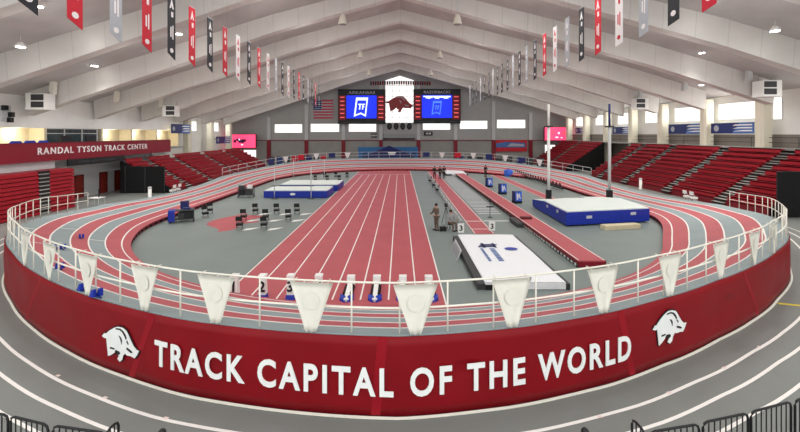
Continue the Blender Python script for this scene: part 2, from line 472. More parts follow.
# ------------------------------------------------------------------ pennants on the rails
PW = [26,51,89,146,217,312,415,512,602,669,719.5,753.5,773]
for i, px in enumerate(PW):
    s = s_of_px(px); d = oc_s(s)[4]; zt = topz(d)+1.16
    t = tag(empty('pennant_flag', (0,0,0)), 'white tapered pennant on the near rail, %s from the left' % ordn(i), 'pennant', 'white pennants on the near rail')
    mb = MB(); vs = []; fs = []; nu, nv = 8, 8
    for side in (0, 1):
        for a in range(nv+1):
            v = a/nv
            for b in range(nu+1):
                u = (b/nu-.5)*(1.02-.78*v); wv = .02*sin(b*1.3+a*.4+i)*v
                x, y, nx, ny, _ = oc_s(s+u)
                o = .035 + wv + (.012 if side else 0)
                vs.append((x+nx*o, y+ny*o, zt-.01-1.13*v))
    q = (nu+1)*(nv+1)
    for a in range(nv):
        for b in range(nu):
            p = a*(nu+1)+b
            fs.append((q+p, q+p+nu+1, q+p+nu+2, q+p+1)); fs.append((p, p+1, p+nu+2, p+nu+1))
    for a in range(nv):
        for b in (0, nu):
            p = a*(nu+1)+b; fs.append((p, q+p, q+p+nu+1, p+nu+1))
    for b in range(nu):
        for a in (0, nv):
            p = a*(nu+1)+b; fs.append((p, p+1, q+p+1, q+p))
    mb.add(vs, fs); mb.build('cloth', M['ivory'], t, smooth=True)
    mb = MB(); mb.prism([(.2*cos(k*pi/10), .2*sin(k*pi/10)-.42) for k in range(20)], on_wall(s, zt, .07), 0, .002)
    mb.build('round_emblem', M['faint'], t)
    mb = MB()
    for q_ in (-.4, .4):
        x, y, nx, ny, _ = oc_s(s+q_)
        mb.tube([(x-nx*.13,y-ny*.13,zt+.03),(x+nx*.06,y+ny*.06,zt+.03),(x+nx*.06,y+ny*.06,zt-.05)], .01, 5)
    mb.build('tie', M['ivory'], t)
k = 0; kinds = ['bwhite','navy','bwhite','navy','bwhite','bred']
for i in range(10, 63, 3):
    if 355 < 400+F*rp(FS[i], .965)[0]/rp(FS[i], .965)[1] < 422: continue
    x, y, z = rp(FS[i], .965); x2, y2, _ = rp(FS[i+1], .965); a = atan2(y2-y, x2-x)
    kk = kinds[k % 6]; tri = kk == 'bwhite'
    nm = {'bwhite':'white','navy':'navy blue','bred':'red'}[kk]
    mb = MB()
    if tri: poly = [(-.55,1.1),(.55,1.1),(.15,.15),(-.15,.15)]
    else: poly = [(-.6,1.1),(.6,1.1),(.6,.25),(-.6,.25)]
    mb.prism(poly, lambda u,v,d: (x+u*cos(a)-d*sin(a)*-1, y+u*sin(a)-d*cos(a), z+v), .0, .02)
    o = tag(mb.build('pennant_flag', M[kk]), '%s %s on the far rail, %s from the right end' % (nm, 'tapered pennant' if tri else 'square flag', ordn(k)), 'pennant', 'flags on the far rail')
    if tri:
        mb = MB(); mb.prism([(-.25,.95),(.25,.95),(0,.55)], lambda u,v,d: (x+u*cos(a)-d*sin(a)*-1, y+u*sin(a)-d*cos(a), z+v), .021, .03)
        mb.build('emblem', M['navy'], o)
    k += 1

# ------------------------------------------------------------------ floors
struct(MB().box(-40,40,-8,91,-.2,0).build('floor', M['floor']), 'grey rubber hall floor outside the track', 'floor')
mb = MB(); inn = [rp(s, .008) for s in ST]
mb.add([(p[0],p[1],.006) for p in inn], [tuple(range(NS))])
struct(mb.build('floor_infield', M['infield']), 'greenish grey infield floor inside the oval', 'floor')
def offset_line(offl, offr, w, d0, d1, mt, z=.008, dashed=False):
    mb = MB(); vs = []; fs = []; m_ = 160
    sa = [p for p in OC if p[2] >= d0][0][3]; sb = [p for p in OC if p[2] <= d1][-1][3]
    for i in range(m_+1):
        x, y, nx, ny, dd = oc_s(sa+(sb-sa)*i/m_); off = offl+(offr-offl)*(max(-40,min(40,dd))+40)/80
        vs += [(x+nx*off, y+ny*off, z), (x+nx*(off+w), y+ny*(off+w), z)]
    for i in range(m_): fs.append((2*i, 2*i+2, 2*i+3, 2*i+1))
    mb.add(vs, fs); return mb
for i, (ol_, or_, w_) in enumerate(((.8,.85,.085),(1.4,1.44,.085),(2.0,2.13,.085))):
    tag(offset_line(ol_, or_, w_, -88, 88, None).build('floor_line', M['line']), 'white curved floor line outside the banner, %s from the banner' % ordn(i), 'floor line', 'curved lines on the outer floor', 'structure')
for px, py in ((58,376),(105,398),(166,418.5),(600,417),(669,393),(724,368),(759,347)):
    x, y = at(px, py); a = atan2(CN-y, -x)
    tag(MB().cbox(0,0,.012,.12,.07,.004,a+pi/2).build('floor_tick', M['pinkline'], None, (x,y,0)), 'small pale pink tick on the inner floor line' + (' left of centre' if px < 400 else ' right of centre') + ', at bearing %s' % ('far left' if px < 80 else 'left' if px < 130 else 'near left' if px < 300 else 'near right' if px < 640 else 'right' if px < 700 else 'outer right' if px < 740 else 'far right'), 'floor mark', 'ticks on the floor line', 'structure')
x0, y0 = at(778,303.5); x1, y1 = at(803,306)
tag(MB().cbox(0,0,.008,hypot(x1-x0,y1-y0),.15,.006,atan2(y1-y0,x1-x0)).build('floor_tape', M['yellow'], None, ((x0+x1)/2,(y0+y1)/2,0)), 'short yellow tape strip on the floor at the right', 'floor tape', kind='structure')

# ------------------------------------------------------------------ sprint straight, runways
LW = 1.086; SX0 = -6.96; SX1 = SX0+8*LW
st_ = thing('sprint_straight', 'eight lane red sprint straight with white lines down the infield', 'track', (0,0,0))
MB().box(SX0,SX1,14.9,69.9,.0,.02).build('surface', M['red'], st_)
for i in range(9):
    x = SX0+i*LW; y0 = 15.4 if i not in (0,8) else 14.6
    MB().box(x-.03,x+.03,y0,63.0 if i not in (0,8) else 69.6,.02,.026).build('lane_line', M['line'], st_)
MB().box(SX0,SX1,62.95,63.05,.026,.03).build('finish_line', M['line'], st_)
def runway(label, x0, x1, y0, y1, z0, z1, raised=False):
    t = thing('runway', label, 'runway', ((x0+x1)/2, y0, 0))
    w = (x1-x0)/2; L = y1-y0
    MB().box(-w,w,0,L,z0,z1).build('surface', M['red'], t)
    for s_ in (-1,1): MB().box(s_*(w-.05)-.025,s_*(w-.05)+.025,.05,L,z1,z1+.006).build('edge_line', M['line'], t)
    return t, w, L
r1, w, L = runway('flat red long jump runway leading to the white covered pit', 4.75, 6.05, 25.6, 69.5, 0, .022)
MB().box(-w,w,3.6,3.72,.022,.028).build('take_off_line', M['line'], r1)
MB().box(-w,w,1.2,1.28,.022,.028).build('take_off_line', M['line'], r1)
r2, w, L = runway('raised red runway on a black trestle running beside the pit', 8.5, 9.83, 19.1, 61.3, .24, .36, True)
MB().box(-w,w,-.02,0,.05,.3).build('end_board', M['maroon'], r2)
for s_ in (-1,1):
    for k in range(40): MB().box(s_*w-.012,s_*w+.012,k*1.05+.1,k*1.05+.24,0,.24).build('post', M['black'], r2)
    MB().box(s_*w-.02,s_*w+.02,0,L,.19,.345).build('side_rail', M['maroon'], r2)
mb = MB()
for k in range(24): mb.box(-w-.03,-w-.02,k*.42+.15,k*.42+.33,.06,.17)
mb.build('white_guards', M['white'], r2)
MB().box(-w+.1,-w+.85,9.2,9.6,.36,.5).build('step_block', M['riser'], r2)
MB().box(-w-.5,-w-.05,8.2,10.2,0,.3).build('side_step', M['dark'], r2)
r3, w, L = runway('flat red vault runway leading to the blue and white landing mat', 14.2, 15.42, 38.2, 69.0, 0, .022)
# low grey slatted panels between the first two runways
t = thing('floor_grille', 'row of pale slats lying between the two middle runways', 'floor panel', (7.15,36,0)); MB().box(-.95,1.05,-4,25,.006,.01).build('backing', M['slatdark'], t)
mb = MB()
for k in range(40): mb.box(-.9,1.0,-4+k*.72,-4+k*.72+.3,.012,.026)
mb.build('slats', M['lgrey'], t)
t = thing('floor_strip', 'pale board lying across the grey floor beside the first runway', 'board', (7.1,29.3,0))
MB().box(-.95,.95,-.14,.14,.006,.05).build('board', M['lgrey'], t)

# ------------------------------------------------------------------ covered sand pits
def pit(label, x0, x1, y0, y1, h, art=False):
    t = thing('pit_cover', label, 'pit cover', ((x0+x1)/2, y0, 0)); w = (x1-x0)/2; L = y1-y0
    MB().box(-w-.32,-w,.0,L-.1,.006,h-.06).build('side_pad', M['dark'], t)
    MB().box(w,w+.18,.0,L-.1,.006,h-.06).build('side_pad', M['dark'], t)
    mb = MB(); N = 10; prof = []
    vs = []; fs = []
    for i in range(N+1):
        for j in range(N+1):
            vs.append((-w+2*w*i/N, L*j/N, h+.015*sin(i*1.1)*sin(j*.9)))
    for i in range(N):
        for j in range(N):
            a = i*(N+1)+j; fs.append((a, a+N+1, a+N+2, a+1))
    mb.add(vs, fs); mb.box(-w,w,0,L,.03,h-.02)
    mb.build('sheet', M['cover'], t)
    MB().box(-w,-w+.75,-.03,0,.006,h-.1).build('front_pad', M['black'], t)
    if art:
        mb = MB()
        for k in range(3): mb.box(-.95+k*.1,-.95+k*.1+.9,5.05+k*.22,5.18+k*.22,h+.02,h+.026)
        mb.box(-.7,-.55,4.95,5.8,h+.02,.026+h); mb.box(-.1,.03,4.95,5.8,h+.02,.026+h)
        mb.build('printed_mark', M['navy'], t)
        mb = MB()
        for c_, (xx, sz) in enumerate(((-.42,.26),(-.9,.14))):
            for k in range(9): mb.box(xx,xx+sz,2.7+k*.24,2.7+k*.24+.15,h+.02,h+.026)
        mb.build('printed_text_rows', M['midblue'], t)
        mb = MB(); mb.prism([(.72+.34*cos(k*pi/9), 4.75+.26*sin(k*pi/9)) for k in range(18)], lambda u,v,d:(u,v,h+.02+d),0,.006)
        mb.build('printed_oval', M['blue'], t)
    return t
pit('large white vinyl pit cover with blue print near the front rail', 3.5, 6.8, 16.4, 24.2, .32, True)
pit('small white pit cover at the far end of the raised runway', 7.2, 10.3, 61.6, 69.0, .3)
t = thing('distance_board', 'pale blue and white board leaning on the dark side of the pit', 'board', (3.06,21.3,0))
mb = MB(); mb.add([(-.2,-1.1,.01),(-.2,1.1,.01),(.02,1.1,.5),(.02,-1.1,.5),(-.16,-1.1,.01),(-.16,1.1,.01),(.06,1.1,.5),(.06,-1.1,.5)],[(0,1,2,3),(7,6,5,4),(0,4,5,1),(1,5,6,2),(2,6,7,3),(3,7,4,0)])
mb.build('panel', M['lgrey'], t)
mb = MB()
for k in range(7): mb.add([(-.19,-.95+k*.28,.06),(-.19,-.78+k*.28,.06),(-.02,-.78+k*.28,.42),(-.02,-.95+k*.28,.42)],[(0,1,2,3)])
for p in range(len(mb.v)): q=mb.v[p]; mb.v[p]=(q[0]-.012,q[1],q[2]+.006)
mb.build('printed_stripes', M['bgrey'], t)
for i, (px, py) in enumerate(((461,233),(492,231))):
    x, y = at(px, py)
    t = thing('marker_board', 'small white number board on the floor %s the first runway' % ('left of' if i == 0 else 'right of'), 'sign', (x,y,0))
    MB().box(-.2,.2,-.02,.02,.02,.62).build('panel', M['white'], t)
    MB().box(-.22,.22,-.14,.14,.006,.03).build('foot', M['grey'], t)
    text_mb('3', .36, None, .03, .006, lambda u,v,d: (u,-.022-d,.14+v)).build('digit', M['black'], t)

# ------------------------------------------------------------------ landing mats
def hj_mat(label, x0, x1, y0, y1, h):
    t = thing('landing_mat', label, 'landing mat', (x0,y0,0)); W = x1-x0; D = y1-y0
    c = .5
    poly = [(0,0),(W-.1,0),(W,c),(W,D),(0,D)]
    mb = MB(); mb.prism(poly, lambda u,v,d:(u,v,d), .05, h-.08); mb.build('body', M['blue'], t)
    mb = MB(); mb.prism([(u*.985+.05, v*.97+.06) for u,v in poly], lambda u,v,d:(u,v,d), h-.08, h); mb.build('top_sheet', M['mattop'], t)
    mb = MB(); mb.prism([(2.9+.28*cos(k*pi/8), .4+.12*sin(k*pi/8)) for k in range(16)], lambda u,v,d:(u,-.012-d,v),0,.01); mb.build('side_logo', M['white'], t)
    MB().box(.3,W-.3,.2,D-.2,.006,.05).build('base', M['dark'], t)
    return t
hj_mat('blue high jump landing mat with white top, nearer of the left pair', -13.6, -7.2, 39.9, 43.4, .78)
hj_mat('blue high jump landing mat with white top, behind the nearer one', -13.4, -6.9, 44.6, 49.0, .78)
def hj_stand(label, xa, xb, y, h, bar):
    t = thing('high_jump_stand', label, 'jump stand', ((xa+xb)/2, y, 0)); w = (xb-xa)/2
    for s_ in (-1,1):
        u = MB().tube([(s_*w,0,.02),(s_*w,0,h)], .045, 8).build('upright', M['lgrey'], t, smooth=True)
        MB().box(s_*w-.3,s_*w+.3,-.12,.12,.006,.05).build('foot', M['dark'], t)
        MB().box(s_*w-.06,s_*w+.06,-.1,.02,bar-.05,bar-.02).build('bar_rest', M['dark'], t)
    MB().tube([(-w-.3,-.04,bar),(w+.3,-.04,bar)], .03, 8).build('crossbar', M['dark'], t)
hj_stand('pair of grey high jump uprights with bar before the nearer left mat', -12.35, -8.75, 39.35, 3.2, 1.3)
hj_stand('pair of grey high jump uprights behind the farther left mat', -13.7, -9.75, 51.5, 3.1, 1.2)

t = thing('vault_mat', 'big blue pole vault landing mat with white top on the right', 'landing mat', (.28,-.3,0))
body = [(11.15,27.8),(17.75,29.2),(18.1,33.6),(16.2,33.9),(13.4,33.6),(11.25,32.6)]
mb = MB(); mb.prism(body, lambda u,v,d:(u,v,d), .12, 1.0); mb.build('body', M['blue'], t)
mb = MB(); mb.prism([(14.6+(u-14.6)*.985, 31+(v-31)*.985) for u,v in body], lambda u,v,d:(u,v,d), 1.0, 1.08); mb.build('top_sheet', M['mattop'], t)
for (a, b, c) in ((11.25,13.7,32.62),(15.9,18.05,33.92)):
    mb = MB(); vs = [(a,c,.1),(b,c,.1),(b-.3,c+2.8,.1),(a+.1,c+2.8,.1),(a,c,1.0),(b,c,1.0),(b-.3,c+2.8,.68),(a+.1,c+2.8,.68)]
    mb.add(vs, [(0,3,2,1),(0,1,5,4),(1,2,6,5),(2,3,7,6),(3,0,4,7)]); mb.build('front_bun', M['blue'], t)
    mb = MB(); mb.add([(x_+0,y_,z_+.012) for x_,y_,z_ in vs[4:]]+[(x_,y_,z_-.02) for x_,y_,z_ in vs[4:]], [(0,1,2,3),(4,7,6,5),(0,4,5,1),(1,5,6,2),(2,6,7,3),(3,7,4,0)]); mb.build('bun_top', M['mattop'], t)
mb = MB(); mb.prism([(u,v) for u,v in [(11.6,28.4),(17.3,29.7),(17.5,33),(13.4,33.2),(11.7,32.2)]], lambda u,v,d:(u,v,d), .006, .12); mb.build('base', M['dark'], t)
for (u, v) in ((12.9,.62),(16.4,.72)):
    f = lambda a,b,d: (u+a, 27.8+(u+a-11.15)*1.4/6.6-.015-d, v+b)
    mb = MB(); mb.prism([(-.22,-.1),(.22,-.1),(.22,.1),(-.22,.1)], f, 0, .01); mb.build('side_logo', M['lgrey'], t)
for v in (29.2,31.2):
    MB().box(11.13,11.17,v,v+.3,.7,.9).build('side_logo', M['lgrey'], t)
mb = MB(); 
t2 = thing('wooden_pallet', 'pale board pallet pushed under the front of the vault mat', 'pallet', (14.9,27.05,0), .19)
MB().box(-1.35,1.35,-.25,.25,.006,.3).build('deck', M['wood'], t2)
for k in range(3): MB().box(-1.35,1.35,-.27,-.25,.02+k*.1,.08+k*.1).build('slat', M['wood'], t2)
def vault_post(label, x, y, h, lower):
    t = thing('vault_upright', label, 'jump stand', (x,y,0))
    MB().box(-.21,.21,-.5,.5,.006,.12).build('base', M['black'], t)
    MB().box(-.2,.2,-.2,.2,.12,1.35).build('padding', M['black'], t)
    MB().tube([(0,0,1.3),(0,0,7.1)], .13, 10).build('lower_tube', lower, t, smooth=True)
    MB().tube([(0,0,7.1),(0,0,h)], .1, 10).build('upper_tube', M['white'] if lower is M['white'] else M['navy'], t, smooth=True)
    MB().box(-.35,.35,-.16,.16,7.0,7.14).build('bracket', M['dark'], t)
vault_post('tall white pole vault upright on the left of the mat', 13.45, 36.2, 9.1, M['white'])
vault_post('tall upright with navy top half on the right of the mat', 18.85, 36.0, 9.1, M['lgrey'])

# ------------------------------------------------------------------ lane markers and starting blocks
for i in range(8):
    x = SX0+(i+.5)*LW + .02
    if i < 4:
        t = thing('lane_marker', 'white numbered lane box at the near end of the straight, %s from the left' % ordn(i), 'lane marker', (x,15.5,0), 0)
        mb = MB(); vs = [(-.14,-.15,.2),(.14,-.15,.2),(.14,.15,.2),(-.14,.15,.2),(-.11,-.1,.86),(.11,-.1,.86),(.11,.12,.86),(-.11,.12,.86)]
        mb.add(vs, [(0,3,2,1),(4,5,6,7),(0,1,5,4),(1,2,6,5),(2,3,7,6),(3,0,4,7)]); mb.build('body', M['white'], t)
        MB().box(-.14,.14,-.14,.14,.86,.96).build('cap', M['white'], t)
        text_mb(str(i+1), .4, None, .03, .01, lambda u,v,d: (u,-.16+v*.1-d-.004,.34+v)).build('digit', M['black'], t)
        mb = MB(); mb.add([(-.16,-.24,.02),(.16,-.24,.02),(.16,.16,.02),(-.16,.16,.02),(-.15,-.17,.22),(.15,-.17,.22),(.15,.16,.2),(-.15,.16,.2)], [(0,3,2,1),(4,5,6,7),(0,1,5,4),(1,2,6,5),(2,3,7,6),(3,0,4,7)])
        mb.build('foot', M['blue'], t)
    else:
        t = thing('starting_block', 'white railed starting block with blue pads in lane %s of the straight' % ['five','six','seven','eight'][i-4], 'starting block', (x,15.2,0), 0)
        mb = MB(); mb.add([(-.09,0,.03),(.09,0,.03),(.09,1.5,.03),(-.09,1.5,.03),(-.09,0,.12),(.09,0,.12),(.09,1.5,.3),(-.09,1.5,.3)], [(0,3,2,1),(4,5,6,7),(0,1,5,4),(1,2,6,5),(2,3,7,6),(3,0,4,7)]); mb.build('rail', M['white'], t)
        MB().box(-.16,.16,1.45,1.75,.02,.45).build('number_box', M['white'], t)
        for s_ in (-1,1):
            mb = MB()
            for k in range(4): mb.add([(s_*.09,.45+k*.25,.05),(s_*.2,.5+k*.25,.05),(s_*.09,.62+k*.25,.05),(s_*.09,.45+k*.25,.2),(s_*.2,.5+k*.25,.2),(s_*.09,.62+k*.25,.2)],[(0,1,2),(3,5,4),(0,3,4,1),(1,4,5,2),(2,5,3,0)])
            mb.build('notch_strip', M['black'], t)
            mb = MB(); mb.add([(s_*.04,-.1,.02),(s_*.26,.12,.02),(s_*.26,.34,.02),(s_*.04,.18,.02),(s_*.04,-.06,.06),(s_*.26,.16,.12),(s_*.26,.34,.2),(s_*.04,.18,.18)], [(0,3,2,1),(4,5,6,7),(0,1,5,4),(1,2,6,5),(2,3,7,6),(3,0,4,7)])
            mb.build('foot_pad', M['blue'], t)
for i, (px, py, z) in enumerate(((216,287.0,.02),(312,286,.02))[:0]): pass
SBL = [(82,238,.85,'farthest'),(57,248,1.05,'beside the outer line'),(63,251,1.0,'second beside the outer line'),(59,269,1.45,'near the outer rail'),(84,294,1.45,'nearest, on the left'),(97,295,1.4,'nearest, on the right')]
for i, (px, py, z0) in enumerate([(a,b,c) for a,b,c,_ in SBL]):
    # drop onto the banked surface
    best = None
    for st in ST[:NA+1]:
        for k in range(0, 101):
            p = rp(st, k/100.0)
            qx = 400+F*p[0]/p[1]; qy = HY+F*(H-p[2])/p[1]
            e = (qx-px)**2+(qy-py)**2
            if best is None or e < best[0]: best = (e, p, st)
    p = best[1]; rz = radians(best[2][4])+pi
    t = thing('starting_block', 'blue starting block on the left bend, ' + SBL[i][3], 'starting block', (p[0],p[1],p[2]+.01), rz, 'blue blocks on the left bend'); t.scale = (.6,.6,.8)
    MB().box(-.35,.35,-.03,.03,.0,.05).build('rail', M['navy'], t)
    for s_ in (-1,1):
        mb = MB(); y0 = s_*.12
        mb.add([(s_*.05-.12,y0-.07,.04),(s_*.05+.2,y0-.07,.04),(s_*.05+.2,y0+.07,.04),(s_*.05-.12,y0+.07,.04),(s_*.05-.12,y0-.07,.3),(s_*.05+.0,y0-.07,.3),(s_*.05+.0,y0+.07,.3),(s_*.05-.12,y0+.07,.3)], [(0,3,2,1),(4,5,6,7),(0,1,5,4),(1,2,6,5),(2,3,7,6),(3,0,4,7)])
        mb.build('foot_pad', M['blue'], t)

# ------------------------------------------------------------------ chairs
def make_chair(mt, frame):
    t = empty('folding_chair', (0,0,0))
    MB().box(-.23,.23,-.24,.2,.3,.47).build('seat', mt, t)
    MB().box(-.24,.24,.18,.24,.66,.98).build('backrest', mt, t)
    for sx in (-1,1):
        MB().tube([(sx*.2,-.2,.006),(sx*.2,.2,.92)], .016, 6).build('leg', frame, t)
        MB().tube([(sx*.2,.24,.006),(sx*.2,-.14,.43)], .016, 6).build('leg', frame, t)
    MB().tube([(-.2,-.16,.1),(.2,-.16,.1)], .012, 6).build('stretcher', frame, t)
    return t
bch = make_chair(M['black'], M['dark']); first = [True]
def chair(x, y, rz, label, group):
    c = bch if first[0] else copy_tree(bch); first[0] = False
    c.location = (x,y,.006); c.rotation_euler = (0,0,rz); c.scale = (.86,.86,.92); tag(c, label, 'chair', group)
CH = [(243.7,221,'middle row, leftmost'),(265.7,221,'middle row, centre'),(288.4,221,'middle row, rightmost'),(255.5,214.5,'far row, leftmost'),(276.7,214.5,'far row, centre'),(297,214.5,'far row, rightmost'),(239.6,229.5,'near row, left'),(264,229.5,'near row, right')]
for px, py, w_ in CH:
    x, y = at(px, py)
    chair(x, y, pi+.1, 'black folding chair on the left infield, ' + w_, 'black chairs on the left infield')
    mb = MB(); mb.add([(.3,-.35,.008),(.75,-.1,.008),(1.15,.55,.008),(.35,.25,.008),(.3,-.35,.014),(.75,-.1,.014),(1.15,.55,.014),(.35,.25,.014)], [(0,3,2,1),(4,5,6,7),(0,1,5,4),(1,2,6,5),(2,3,7,6),(3,0,4,7)])
    tag(mb.build('floor_patch', M['white'], None, (x,y,0)), 'white floor patch beside the infield chair, ' + w_, 'floor patch', 'white patches beside the infield chairs')
k = 0
for yy, row in ((53.5,'near'),(57.5,'far')):
    for xx, c_ in ((-11.3,'left'),(-9.7,'centre'),(-8.1,'right')):
        chair(xx+(.5 if row == 'far' else 0), yy, pi, 'black folding chair beyond the high jump mats, %s row, %s' % (row, c_), 'black chairs beyond the mats')
for i in range(19):
    chair(18.0, 44.6+i*1.0, pi/2, 'black folding chair in the right infield row, %s from the near end' % ordn(i), 'row of black chairs by the right straight')
for i, (xx, yy) in enumerate(((4.05,43.5),(4.0,47.5),(3.9,52))):
    chair(xx, yy, -pi/2, 'dark folding chair left of the first runway, %s from the camera' % ordn(i), 'chairs left of the first runway')
chair(-14.9,30.6,.8,'black folding chair beside the blue draped cart, nearer one','chairs by the blue cart')
chair(-15.2,32.0,.5,'black folding chair beside the blue draped cart, farther one','chairs by the blue cart')
wch = make_chair(M['white'], M['white'])
for i, (xx, yy, rz, lb) in enumerate(((27.6,37.6,pi/2,'white folding chair before the right seating, nearer one'),(27.6,38.5,pi/2,'white folding chair before the right seating, farther one'),(-24.2,42.6,-pi/2,'white folding chair by the left seating corner, nearer one'),(-24.2,43.6,-pi/2,'white folding chair by the left seating corner, farther one'))):
    c = wch if i == 0 else copy_tree(wch); c.location = (xx,yy,.006); c.rotation_euler = (0,0,rz); tag(c, lb, 'chair', 'white chairs by the seating')

# ------------------------------------------------------------------ blue display boxes, bins, carts
for i, (px, py) in enumerate(((489,187),(502.5,194),(517,203))):
    x, y = at(px, py)
    t = thing('display_box', 'blue printed display box beside the raised runway, ' + ['farthest','middle','nearest'][i] + ' of three', 'display box', (x,y,0), .25, 'blue boxes by the runway')
    MB().box(-.36,.36,-.3,.3,.006,.22).build('base', M['black'], t)
    MB().box(-.34,.34,-.26,.3,.2,1.1).build('body', M['navy'], t)
    MB().box(-.32,.32,-.28,-.26,.22,1.08).build('front_print', M['vividblue'], t)
    mb = MB(); mb.prism([(-.18,.4),(-.06,.4),(.02,.8),(.14,.5),(.22,.5),(.1,1.15),(-.02,.95),(-.14,1.2),(-.22,1.1)], lambda u,v,d:(u,-.282-d,v*.82),0,.006)
    mb.build('white_mark', M['bwhite'], t)
t = thing('blue_tub', 'rounded blue tub beside the far end of the vault runway', 'tub', (16.4,60.5,0))
MB().lathe([(.6,.006),(.66,.2),(.66,.85),(.55,1.0),(.2,1.05)], n=14).build('body', M['vividblue'], t, smooth=True)
MB().lathe([(.2,1.04),(.2,1.1)], n=10).build('cap', M['navy'], t)
def cart(label, x, y, rz, cloth, boxes):
    t = thing('equipment_cart', label, 'cart', (x,y,0), rz)
    MB().box(-.8,.8,-.38,.38,.82,.88).build('top', M['dark'], t)
    for sx in (-1,1):
        for sy in (-1,1): MB().tube([(sx*.75,sy*.33,.1),(sx*.75,sy*.33,.82)], .025, 6).build('leg', M['dark'], t)
        for sy in (-1,1): MB().lathe([(.02,.006),(.06,.03),(.06,.09),(.02,.11)], sx*.75, sy*.33, 8).build('caster', M['black'], t)
    MB().box(-.76,.76,-.35,.35,.2,.25).build('shelf', M['dark'], t)
    if cloth:
        mb = MB(); mb.box(-.86,-.4,-.42,.42,.86,.9); mb.box(-.88,-.84,-.42,.42,.1,.9); mb.box(-.86,-.45,-.44,-.4,.12,.9); mb.build('drape', M['blue'], t)
    for (bx,by,bz,sx,sy,sz,mt) in boxes: MB().cbox(bx,by,bz+sz/2,sx,sy,sz).build('case', M[mt], t)
cart('blue draped equipment cart inside the left bend', -15.9, 29.2, .45, True, [(.45,0,.25,.55,.5,.5,'black'),(-.05,0,.25,.4,.5,.45,'dark'),(.3,.1,.88,.5,.4,.12,'navy')])
cart('dark equipment cart with a white box left of the mats', -15.6, 40.6, .2, False, [(-.4,0,.25,.6,.6,.52,'black'),(.3,0,.25,.6,.6,.45,'dark'),(.35,0,.88,.45,.4,.35,'white'),(-.4,0,.88,.6,.5,.3,'dark')])
t = thing('purple_crate', 'dark purple crate standing behind the blue draped cart', 'crate', (-16.3,30.3,0), .3)
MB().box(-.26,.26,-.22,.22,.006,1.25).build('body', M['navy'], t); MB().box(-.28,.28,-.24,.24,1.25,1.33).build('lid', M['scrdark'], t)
for lb, x, y, h in (('white pedestal bin on the floor left of the track', -24.9, 39.8, 1.15), ('white pedestal bin before the right seating', 27.9, 46.4, 1.3)):
    t = thing('pedestal_bin', lb, 'bin', (x,y,0))
    MB().lathe([(.2,.0),(.19,.05),(.16,.08),(.16,h-.15)], n=14).build('body', M['white'], t, smooth=True)
    MB().lathe([(.19,h-.15),(.19,h-.05),(.1,h)], n=14).build('lid', M['lgrey'], t, smooth=True)
t = thing('water_table', 'small white table with a dark post behind the left rail', 'table', (-27.0,35.6,0))
MB().box(-.5,.5,-.4,.4,.7,.76).build('top', M['white'], t)
for sx in (-1,1):
    for sy in (-1,1): MB().tube([(sx*.45,sy*.35,.0),(sx*.45,sy*.35,.7)], .025, 6).build('leg', M['lgrey'], t)
MB().tube([(.2,0,.76),(.2,0,1.5)], .05, 8).build('post', M['black'], t)

